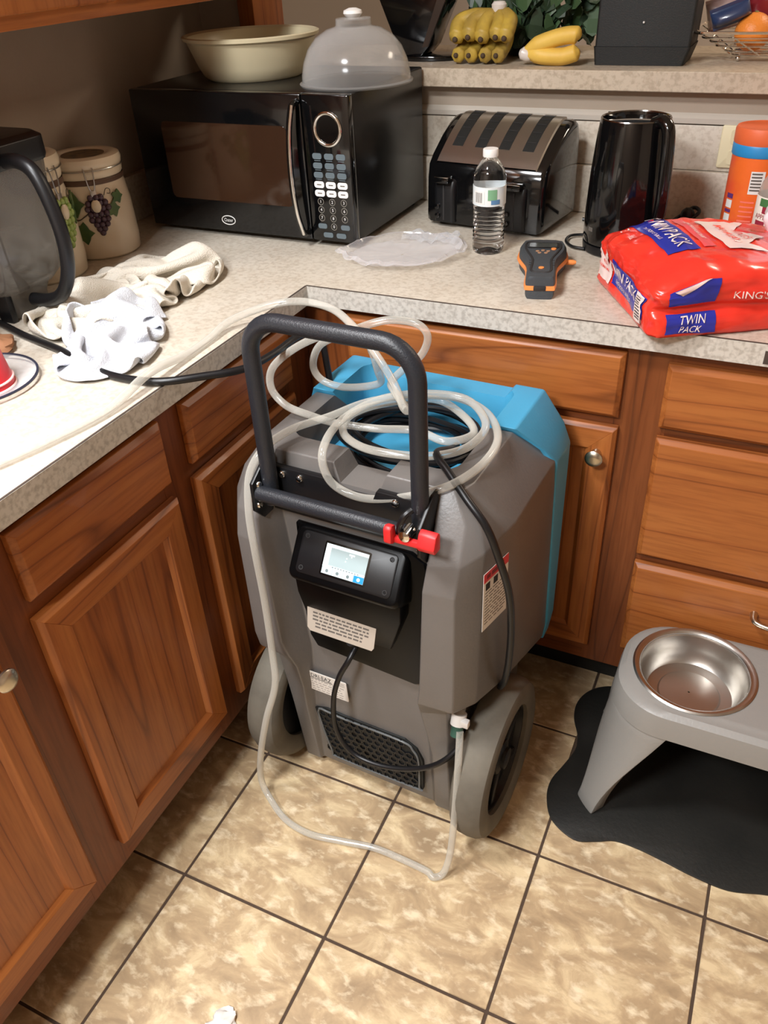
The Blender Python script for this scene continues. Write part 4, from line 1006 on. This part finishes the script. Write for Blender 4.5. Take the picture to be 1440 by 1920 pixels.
# towels
def towel(name, mat, par, poly, H, seed, folds, zb=0.0, n=96, m=30, flat=.35):
    """soft heap of cloth: outline polygon, crest folds given as (x0,y0,x1,y1,width,height)"""
    out = spline([(x, y, 0) for x, y in poly], max(2, n // len(poly)), closed=True)
    c = Vector((sum(p.x for p in out) / len(out), sum(p.y for p in out) / len(out), 0))
    def hgt(x, y, rho):
        e = (1 - rho ** 5) ** .5 if rho < 1 else 0
        h = flat * H
        for x0, y0, x1, y1, w, a in folds:
            d = Vector((x1 - x0, y1 - y0, 0)); t = max(0, min(1, ((x - x0) * d.x + (y - y0) * d.y) / d.length_squared))
            r = math.hypot(x - x0 - d.x * t, y - y0 - d.y * t)
            h = max(h, flat * H + a * math.exp(-(r / w) ** 2))
        q = Vector((x * 22 + seed, y * 22, seed))
        h += .010 * noise.noise(q) + .006 * abs(noise.noise(q * 2.2)) + .002 * noise.noise(q * 6)
        return max(.004, h) * e
    mb = MB(); rings = []
    rings.append([(p.x, p.y, zb) for p in out])
    for j in range(m + 1):
        rho = 1 - (j / m) ** 1.0
        rho = min(rho, .999)
        ring = []
        for i, p in enumerate(out):
            a = 2 * PI * i / len(out)
            ed = 1 + .035 * noise.noise(Vector((math.cos(a) * 5 + seed, math.sin(a) * 5, 1)))
            x = c.x + (p.x - c.x) * rho * ed; y = c.y + (p.y - c.y) * rho * ed
            ring.append((x, y, zb + .0035 + hgt(x, y, rho)))
        rings.append(ring)
    return mb.loft(rings).build(name, mat, par, sharp=70)
terry1 = pm('cream_terry', (214, 206, 192), .95, bump=(420, 1.0)); terry2 = pm('white_terry', (206, 208, 214), .95, bump=(420, 1.0))
import numpy as np
from mathutils.kdtree import KDTree
def drape(nu, nv, lx, ly, c, ang, cx, cy, seed, lift, steps=170, obstacles=None, pull=None, gap=.012, bound=None):
    """settle a crumpled cloth on the worktop: push a flat sheet together and let it fall"""
    rs = np.random.RandomState(seed)
    U, V = np.meshgrid(np.linspace(-.5, .5, nu), np.linspace(-.5, .5, nv), indexing='ij')
    P = np.zeros((nu, nv, 3)); ca_, sa_ = math.cos(ang), math.sin(ang)
    X, Y = U * lx * cx, V * ly * cy
    if pull: X, Y = pull(X, Y, U, V)
    P[..., 0] = c[0] + X * ca_ - Y * sa_; P[..., 1] = c[1] + X * sa_ + Y * ca_
    Z = np.zeros((nu, nv))
    for k in range(9):
        a = rs.uniform(0, PI); f = rs.uniform(2.0, 5.5); Z += np.sin(2 * PI * f * (U * math.cos(a) + V * math.sin(a)) + rs.uniform(0, 6.28)) / f
    P[..., 2] = lift + .022 * Z
    P += rs.normal(0, .0006, P.shape)
    Q = P.copy(); du, dv = lx / (nu - 1), ly / (nv - 1); dd = math.hypot(du, dv)
    def con(A, B, r, k):
        d = B - A; l = np.linalg.norm(d, axis=-1, keepdims=True) + 1e-9
        s = d * ((l - r) / l * .5 * k); A += s; B -= s
    obs = None
    if obstacles is not None:
        obs = KDTree(len(obstacles))
        for i, p in enumerate(obstacles): obs.insert(p, i)
        obs.balance()
    for st in range(steps):
        vel = (P - Q) * .93; Q = P.copy(); P = P + vel; P[..., 2] -= .00022
        for it in range(7):
            for o in (0, 1):
                con(P[o:-1:2][:(nu - o) // 2], P[o + 1::2], du, 1); con(P[:, o:-1:2][:, :(nv - o) // 2], P[:, o + 1::2], dv, 1)
            con(P[:-1:2, :-1][: nu // 2], P[1::2, 1:], dd, .5); con(P[1:-1:2, :-1], P[2::2, 1:], dd, .5)
            con(P[:-1:2, 1:][: nu // 2], P[1::2, :-1], dd, .5); con(P[1:-1:2, 1:], P[2::2, :-1], dd, .5)
            for o in range(4):
                A, B = P[o:-2:4], P[o + 2::4]; con(A[:len(B)], B[:len(A)], du * 2, .30)
                A, B = P[:, o:-2:4], P[:, o + 2::4]; m_ = min(A.shape[1], B.shape[1]); con(A[:, :m_], B[:, :m_], dv * 2, .30)
            low = P[..., 2] < .004
            P[..., 2] = np.where(low, .004, P[..., 2])
        if bound:
            bx, by, ba, bb_, bt = bound; cb_, sb_ = math.cos(bt), math.sin(bt)
            X_ = P[..., 0] - bx; Y_ = P[..., 1] - by; p_ = (X_ * cb_ + Y_ * sb_) / ba; q_ = (-X_ * sb_ + Y_ * cb_) / bb_
            r_ = np.maximum(1.0, (np.abs(p_) ** 2.6 + np.abs(q_) ** 2.6) ** (1 / 2.6)); f_ = 1 - .35 * (1 - 1 / r_)
            p_ *= ba * f_; q_ *= bb_ * f_
            P[..., 0] = bx + p_ * cb_ - q_ * sb_; P[..., 1] = by + p_ * sb_ + q_ * cb_
        low = P[..., 2] < .0045
        P[low, :2] = Q[low, :2] + (P[low, :2] - Q[low, :2]) * .10
        if st % 4 == 3:
            F_ = P.reshape(-1, 3); kd = KDTree(len(F_))
            for i in range(len(F_)): kd.insert(F_[i], i)
            kd.balance(); D = np.zeros_like(F_)
            for i in range(len(F_)):
                iu, iv = divmod(i, nv)
                for co, j, d in kd.find_range(F_[i], gap):
                    ju, jv = divmod(j, nv)
                    if d > 1e-6 and (abs(iu - ju) > 2 or abs(iv - jv) > 2):
                        D[i] += (F_[i] - np.array(co)) / d * (gap - d) * .35
                if obs:
                    for co, j, d in obs.find_range(F_[i], .013):
                        if d > 1e-6: D[i] += np.array((0, 0, 1.0)) * (.013 - d) * .6
            ln_ = np.linalg.norm(D, axis=1, keepdims=True) + 1e-9
            D *= np.minimum(1, .004 / ln_)
            P = (F_ + D).reshape(P.shape); Q = Q + D.reshape(P.shape) * .8
    return P
def cloth(name, P, mat, par, th=.0042):
    nu, nv = P.shape[:2]
    me = bpy.data.meshes.new(name)
    me.from_pydata([tuple(p) for p in P.reshape(-1, 3)], [], [(i * nv + j, (i + 1) * nv + j, (i + 1) * nv + j + 1, i * nv + j + 1) for i in range(nu - 1) for j in range(nv - 1)])
    bm_ = bmesh.new(); bm_.from_mesh(me); bmesh.ops.recalc_face_normals(bm_, faces=bm_.faces)
    for _ in range(2): bmesh.ops.smooth_vert(bm_, verts=bm_.verts, factor=.4, use_axis_x=True, use_axis_y=True, use_axis_z=True)
    bm_.to_mesh(me); bm_.free()
    me.materials.append(mat)
    o = bpy.data.objects.new(name, me); COL.objects.link(o)
    sd = o.modifiers.new('s', 'SOLIDIFY'); sd.thickness = th; sd.offset = 0
    ss = o.modifiers.new('u', 'SUBSURF'); ss.levels = 1; ss.render_levels = 1
    dg = bpy.context.evaluated_depsgraph_get(); dg.update()
    m2 = bpy.data.meshes.new_from_object(o.evaluated_get(dg)); o.modifiers.clear(); o.data = m2; m2.name = name; bpy.data.meshes.remove(me)
    zmin = min(v.co.z for v in m2.vertices)
    for v in m2.vertices: v.co.z = max(.0, v.co.z)
    m2.polygons.foreach_set('use_smooth', [True] * len(m2.polygons))
    if par: o.parent = par
    return o
tw1 = thing('dish_towel', 'crumpled cream terry towel heaped beside the blender jar', 'towel', (0, 0, 0.9144))
def pull1(X, Y, U, V): return X, Y + .05 * np.sin(PI * (U + .5)) - .02
T1 = drape(58, 50, .60, .52, (-.290, -.165), math.radians(84), .70, .46, 4, .06, steps=200, pull=pull1, bound=(-.288, -.165, .218, .112, math.radians(84)))
cloth('towel_sheet', T1, terry1, tw1)
tw2 = thing('washcloth', 'small bright white washcloth lying over the black cable', 'washcloth', (0, 0, 0.9144))
cab = [(-.29 + .0 + x, y, z) for x, y, z in []]
ob = [tuple(p) for p in T1.reshape(-1, 3)] + [(-.05 - .006 * k, -.458 + (k * .006) * .24 if k > 9 else -.458, .006) for k in range(42)]
T2 = drape(42, 36, .34, .26, (-.182, -.345), math.radians(-62), .74, .66, 11, .10, steps=170, obstacles=ob, bound=(-.182, -.345, .155, .086, math.radians(-62)))
cloth('cloth_sheet', T2, terry2, tw2, .0038)

# upturned red cup on a clear plate
pt = thing('plate', 'clear glass plate with a dark rim under the red cup', 'plate', (-0.286, -0.548, 0.9142))
MB().lathe([(.002, 0), (.060, 0), (.078, .004), (.094, .008), (.094, .0095), (.077, .0062), (.060, .002), (.002, .002)], 48).build('dish', 'clear', pt)
MB().tube([(.0945 * math.cos(a), .0945 * math.sin(a), .0088) for a in [2 * PI * i / 64 for i in range(64)]], .0022, 8, closed=True).build('dark_rim', pm('navy_rim', (44, 46, 62), .3), pt)
cu = thing('plastic_cup', 'red plastic cup standing upside down at the left edge', 'cup', (-0.262, -0.552, 0.9165))
MB().lathe([(.046, .002), (.0445, .010), (.0440, .014), (.031, .110), (.029, .113), (.002, .113)], 40).build('cup', pm('red_cup', (206, 36, 46), .35), cu)
for z, r in ((.0022, .0468), (.0125, .0452)):
    MB().tube([(r * math.cos(a), r * math.sin(a), z) for a in [2 * PI * i / 48 for i in range(48)]], .0018, 8, closed=True).build('white_rim', pm('pink_white_rim', (244, 206, 200), .4), cu)
br_ = thing('paper_scrap', 'torn brown paper scrap behind the red cup', 'paper', (-0.365, -0.445, 0.9142))
crumple('scrap', pm('brown_paper', (150, 104, 72), .8), br_, (0, 0, 0), .045, .03, 8.8, amp=.5, n=24, m=8)

# crumpled clear clamshell lid
cl = thing('clamshell_lid', 'crumpled clear plastic clamshell lid in front of the microwave', 'plastic lid', (0.108, 0.212, 0.9142))
rings = []
ang0 = math.radians(28)
for f, z in ((.02, .0022), (.45, .002), (.74, .0025), (.86, .005), (.93, .012), (.97, .018), (1.0, .014), (1.04, .012)):
    ring = []
    for i in range(72):
        a = 2 * PI * i / 72
        w = 1 + (.10 * noise.noise(Vector((math.cos(a) * 2.4, math.sin(a) * 2.4, .5))) + .04 * noise.noise(Vector((math.cos(a) * 7, math.sin(a) * 7, .5)))) * f
        zz = z + (.010 * abs(noise.noise(Vector((math.cos(a) * 3.2, math.sin(a) * 3.2, 4.0))))) * (f > .8) + .0015 * noise.noise(Vector((f * 9 * math.cos(a), f * 9 * math.sin(a), 0))) + .0010
        x, y = .128 * w * f * math.cos(a), .098 * w * f * math.sin(a)
        ring.append((x * math.cos(ang0) - y * math.sin(ang0), x * math.sin(ang0) + y * math.cos(ang0), zz))
    rings.append(ring)
MB().loft(rings, cap=False).build('lid', clear_plastic('crinkled_clear', (228, 226, 230), .10, .08, .75), cl, sharp=20)
fr_ = MB(); rg = []
for i in range(16):
    row = []
    for j in range(7):
        u, v = i / 15, j / 6
        row.append((-.04 + .12 * u, .085 + .045 * v + .01 * math.sin(u * 9), .004 + .018 * abs(noise.noise(Vector((u * 5, v * 4, 2)))) + .006 * v))
    rg.append(row)
fr_.loft(rg, cap=False, closed=False).build('torn_film', clear_plastic('shiny_film', (214, 216, 220), .22, .06, .6), cl, sharp=15)

# ================================================================ BAR LEDGE
ban = pm('banana_skin', (190, 160, 64), .5, var=(22, (150, 124, 58), .15)); ban2 = pm('banana_skin_bright', (228, 190, 88), .5, var=(16, (212, 172, 74), .15)); btip = pm('banana_tip', (72, 56, 40), .8)
wrapm = pm('cling_wrap', (214, 206, 198), .3)
def banana(pts, par, mat, r=.0165, tip=True):
    c = spline(pts, 5); n = len(c); rs = []
    for i in range(n):
        t = i / (n - 1); rs.append(r * min(1, .36 + 2.6 * t if t < .25 else 1.0) * (1 if t < .84 else max(.28, 1 - (t - .84) / .16 * .72)))
    b = MB().tube(c, rs, 7).build('banana', mat, par, sharp=60)
    if tip: MB().sphere(c[-1], r * .34).build('tip', btip, b)
    return b
b1 = thing('banana_bunch', 'greenish yellow bunch of many bananas, tips forward, on the bar ledge', 'bananas', (0.115, 0.70, 1.2065))
cr = (.022, .010, .098)
for i, x in enumerate((-.056, -.026, .008, .038)):
    banana([cr, (x * .7 + .005, .030, .075), (x, .022, .046), (x, -.004, .026), (x, -.034, .0185), (x - .001, -.05, .019)], b1, ban)
for i, (x, z) in enumerate(((-.060, .058), (-.030, .062), (.000, .058), (.034, .062), (.054, .060))):
    banana([cr, (x * .6 + .008, .002, .090), (x, -.012, .080), (x, -.034, z), (x, -.048, z - .008)], b1, ban, .0185)
MB().lathe([(.012, .092), (.016, .100), (.017, .112), (.012, .118), (.002, .119)], 16, Matrix.Translation((.022, .010, 0))).build('stem_wrap', wrapm, b1)
b2 = thing('banana_bunch', 'pair of bright yellow bananas stacked sideways on the bar ledge', 'bananas', (0.27, 0.665, 1.2065))
banana([(-.060, 0, .024), (-.035, 0, .036), (-.005, 0, .047), (.030, -.002, .056), (.055, -.004, .058), (.066, -.004, .055)], b2, ban2, .0175, False)
banana([(-.060, 0, .022), (-.035, -.002, .0215), (-.005, -.004, .0175), (.030, -.006, .0175), (.055, -.006, .024), (.066, -.006, .028)], b2, ban2, .0175, False)
MB().lathe([(.006, -.010), (.013, -.004), (.014, .010), (.009, .020), (.004, .022)], 14, frame((-.058, 0, .022), (0, 1, 0), (.3, 0, 1))).build('stem_wrap', wrapm, b2)

ivy = pm('dark_ivy_leaf', (46, 66, 44), .45, var=(30, (34, 50, 34)))
ivy2 = pm('mid_ivy_leaf', (64, 88, 56), .45)
pp = thing('ivy_plant', 'dark green bushy ivy plant behind the bananas on the bar ledge', 'plant', (0.17, 0.86, 1.2065))
MB().lathe([(.002, 0), (.055, 0), (.072, .085), (.076, .09), (.070, .09), (.066, .08), (.002, .08)], 24).build('pot', pm('dark_pot', (40, 36, 32), .6), pp)
lm = None
for k in range(290):
    x = random.uniform(-.13, .17); z = random.uniform(.012, .19) if k % 5 else random.uniform(.19, .34); y = random.uniform(-.06 if x > .12 else -.085, .09) - (.02 if z < .1 and x < .1 else 0)
    if abs(x) < .08 and z < .10 and y > -.06: y = -.085
    if lm is None:
        lm = MB().loft([[(0, 0, o), (.012, .006, o - .001), (.021, .022, o - .003), (.012, .030, o), (.010, .046, o - .004), (0, .060, o - .007), (-.010, .046, o - .004), (-.012, .030, o), (-.021, .022, o - .003), (-.012, .006, o - .001)] for o in (0, .0008)]).build('leaf', ivy, pp, smooth=False)
        lf = lm
        ld2 = lm.data.copy(); ld2.materials.clear(); ld2.materials.append(ivy2)
    else:
        lf = lm.copy(); COL.objects.link(lf)
        if k % 4 == 0: lf.data = ld2
    lf.location = (x, y, z)
    lf.rotation_euler = (random.uniform(.6, 2.0), random.uniform(-.6, .6), random.uniform(-2.6, 2.6) if k % 2 else random.uniform(-.8, .8))
    s = random.uniform(.8, 1.25); lf.scale = (s, s, s)
for k in range(14):
    x = random.uniform(-.17, .17)
    MB().tube(spline([(x * .2, .0, .085), (x * .6, -.02, .16 + .05 * random.random()), (x, -.03 * random.random(), .24 + .1 * random.random())], 4), .002, 5).build('stem', ivy, pp)

sp = thing('black_bin', 'matte black upright bin between the bananas and the wire basket', 'bin', (0.459, 0.735, 1.2065))
MB().loft([[(x, y, z) for x, y in rrect(-a, b, -.058, .058, .006)] for a, b, z in ((.094, .090, 0), (.098, .100, .030), (.099, .101, .034))]).build('base_tray', 'black_matte', sp)
MB().loft([[(x, y + o, z) for x, y in rrect(-a, b, -.055, .055, .006)] for a, b, z, o in ((.097, .099, .0342, .002), (.097, .104, .26, .012))]).build('body', 'black_matte', sp)
MB().sphere((0.0, -.0535, .078), .0022).build('glint_dot', 'white', sp)  # white dot paints a small glint on the bin front

wk = thing('wire_basket', 'chrome wire basket holding snacks at the right of the bar ledge', 'basket', (0.768, 0.80, 1.2065))
for k, (x, z) in enumerate(((.213, .057), (.195, .047), (.180, .039), (.168, .030), (.149, .020), (.137, .012))):
    y = .105 - k * .010
    MB().tube([(a, b, z) for a, b in rrect(-x, x, -y, y, .03, 5)], .0019 if k else .0028, 6, closed=True).build('hoop_wire', 'chrome', wk)
for k in range(15):
    a = 2 * PI * k / 15
    cx, cy = math.cos(a), math.sin(a)
    def on(x, y, z):
        m = max(abs(cx) / x, abs(cy) / y); return (cx / m, cy / m, z)
    MB().tube([on(.211, .104, .057), on(.178, .085, .038), on(.139, .057, .012)], .0015, 5).build('rib_wire', 'chrome', wk)
for x in (-.12, .12):
    for y in (-.045, .045): MB().sphere((x, y, .0055), .0055).build('foot', 'chrome', wk)
for y in (-.04, -.015, .01, .035): MB().tube([(-.137, y, .012), (.137, y, .012)], .0014, 5).build('base_wire', 'chrome', wk)
def pillow(name, label, loc, w, h, mat, rot, cat='snack bag', panel=None):
    t = thing(name, label, cat, loc); t.rotation_euler = rot
    rings = []
    for j in range(13):
        v = j / 12; th = .022 * math.sin(PI * v) ** .6
        ring = []
        for i in range(20):
            a = 2 * PI * i / 20
            wr = 1 + .10 * noise.noise(Vector((math.cos(a) * 3, v * 7, loc[0] * 9)))
            ring.append((w / 2 * math.copysign(abs(math.cos(a)) ** .6, math.cos(a)), (th * wr + .0008) * math.sin(a), (v - .5) * h))
        rings.append(ring)
    MB().loft(rings).build('packet', mat, t, sharp=60)
    for s in (-1, 1): MB().box(-w / 2, w / 2, -.001, .001, s * h / 2 - .006, s * h / 2 + .006).build('crimp', panel or mat, t)
    return t
gl = dict(coat=.5)
pillow('snack_packet', 'dark blue narrow snack packet leaning out of the basket', (0.620, 0.745, 1.293), .075, .030, pm('packet_blue', (44, 58, 92), .3, **gl), (.3, -.35, .1))
pillow('snack_packet', 'white and pink snack packet in the left of the basket', (0.606, 0.815, 1.290), .080, .06, pm('packet_pale', (186, 166, 160), .25, var=(20, (150, 110, 108)), **gl), (.5, -.25, .1))
pillow('snack_packet', 'crimson snack packet standing behind the orange', (0.690, 0.868, 1.318), .10, .10, pm('packet_red', (130, 34, 44), .25, **gl), (-.15, .2, .05), panel=M['white'])
pillow('snack_packet', 'purple glossy snack packet over the orange at the right edge', (0.790, 0.82, 1.300), .13, .09, pm('packet_purple', (92, 56, 82), .2, var=(14, (130, 70, 80)), **gl), (.4, .3, .1))
og = thing('orange', 'round orange fruit sitting in the wire basket', 'orange', (0.668, 0.762, 1.2225))
MB().sphere((0, 0, .0365), .0365, 28, 18, (1, 1, .97)).build('fruit', pm('orange_peel', (232, 138, 54), .4, bump=(260, .5)), og)
MB().lathe([(.004, .0722), (.003, .0735), (.001, .0738)], 8).build('navel', pm('stem_green', (110, 120, 60), .7), og)

kb = thing('knife_block', 'glossy black fan-shaped knife block with knife handles on the bar ledge', 'knife block', (-0.060, 0.745, 1.2065))
MB().prism([(.085 * math.cos(a) + .010, .050 * math.sin(a)) for a in [2 * PI * i / 32 for i in range(32)]], 0, .010).build('base_plate', 'black_gloss', kb, bevel=.002)
bk = MB().loft([[(x, y, z) for x, z in [(-.040, .010), (.010, .010), (.030, .030), (.088, .150), (.070, .165), (-.095, .165), (-.105, .150), (-.052, .030)]] for y in (-.040, .040)]).build('block', 'black_gloss', kb, bevel=.003)
MB().loft([[(x, y, z) for x, z in [(.014, .028), (.028, .030), (.085, .150), (.062, .150)]] for y in (-.0425, -.0395)]).build('sheen_panel', pm('brown_sheen', (58, 48, 42), .15), bk)  # brown reflection on the slanted face, put into a thin panel's colour
for k, (x, tilt) in enumerate(((-.098, -.45), (-.070, -.38), (-.03, -.2), (.02, .1), (.055, .3))):
    R = Matrix.Translation((x, -.012 + .012 * (k % 3), .160)) @ Matrix.Rotation(tilt, 4, 'Y')
    kn = MB().box(-.008, .008, -.006, .006, 0, .095, R).build('knife_handle', 'black_gloss', kb, bevel=.003)
    MB().box(-.0085, -.0075, -.004, .004, .01, .088, R).build('steel_tang', 'chrome', kn)

# ================================================================ PET FEEDER, MAT, FLOOR SCRAP
mtp = [(.700, .075), (.655, .062), (.625, .031), (.612, -.010), (.617, -.055), (.636, -.100), (.640, -.140), (.628, -.185), (.613, -.235), (.617, -.280), (.640, -.325), (.690, -.350), (.730, -.338), (.765, -.322), (.812, -.322), (.865, -.330), (.913, -.338), (.975, -.341), (1.04, -.322), (1.10, -.315), (1.17, -.335), (1.26, -.345), (1.33, -.31), (1.37, -.25), (1.35, -.18), (1.33, -.12), (1.36, -.05), (1.35, .02), (1.30, .07), (1.20, .085), (1.0, .08), (.85, .085)]
mat_o = MB().prism([(p.x, p.y) for p in spline([(x, y, 0) for x, y in mtp], 5, closed=True)], .0004, .0040).build('pet_mat', pm('black_rubber_mat', (30, 30, 28), .42, var=(9, (40, 39, 36)), bump=(140, .25)), bevel=.0012)
tag(mat_o, 'black wavy-edged rubber feeding mat under the pet feeder', 'mat')
fgrey = pm('silver_grey_plastic', (142, 139, 134), .38, bump=(200, .15))
fd = thing('pet_feeder', 'raised grey plastic pet feeder stand on the black mat', 'pet feeder', (0.985, -0.130, 0.0042))
FX, FY, FZ = .285, .125, .306
top = MB()
def stad(e, z, ey=None): return [(x, y, z) for x, y in rrect(-FX - e, FX + e, -FY - (e if ey is None else ey), FY + (e if ey is None else ey), .100, 10)]
top.loft([stad(-.016, FZ - .060), stad(.004, FZ - .055), stad(.002, FZ - .030), stad(-.002, FZ - .008), stad(-.012, FZ)])
tp = top.build('top', fgrey, fd)
cuts = [MB().lathe([(.098, FZ - .09), (.098, FZ + .02)], 48, Matrix.Translation((x, .008, 0))) for x in (-.152, .152)]
cuts.append(MB().prism(rrect(-.265, .265, -.108, .108, .10, 8), FZ - .10, FZ - .006))
cut(tp, cuts[:2] )
for sx in (-1, 1):
    for sy in (-1, 1):
        rings = []
        a0 = math.atan2(sy, sx)
        for t in range(11):
            u = t / 10; z = (FZ - .050) * (1 - u)
            ha_ = .80 * (1 - u) ** 1.8 + .17; ro = .101 + .058 * u ** 1.2; ri = ro - .016 - .018 * u
            ccx, ccy = sx * (FX - .100), sy * (FY - .100)
            arc = [a0 - ha_ + 2 * ha_ * k / 8 for k in range(9)]
            rings.append([(ccx + ro * math.cos(q), ccy + ro * math.sin(q), z) for q in arc] + [(ccx + ri * math.cos(q), ccy + ri * math.sin(q), z) for q in reversed(arc)])
        MB().loft(rings).build('leg', fgrey, fd, bevel=.004)
for i, x in enumerate((-.152, .152)):
    b = thing('pet_bowl', ('empty stainless steel bowl in the left hole of the feeder', 'stainless steel bowl in the right hole of the feeder, nearly out of view')[i], 'bowl', (0.985 + x, -0.122, 0.0042 + FZ + .0005), 0, 'steel bowls in the pet feeder')
    MB().lathe([(.110, -.001), (.1115, .0015), (.108, .004), (.103, .0035), (.099, 0.0), (.0955, -.006), (.092, -.035), (.084, -.056), (.078, -.062), (.058, -.064), (.055, -.061), (.002, -.060), (.002, -.0615), (.0545, -.0625), (.058, -.0655), (.079, -.0635), (.0855, -.0575), (.0935, -.0355), (.0968, -.006), (.0995, -.001)], 64, cap=False).build('bowl', 'steel', b)
pa = thing('paper_scrap', 'small crumpled white paper on the floor at the bottom edge', 'paper', (0.246, -0.910, 0.0004))
crumple('scrap', 'paper', pa, (0, 0, 0), .026, .014, 5.5, amp=.5, n=24, m=8)
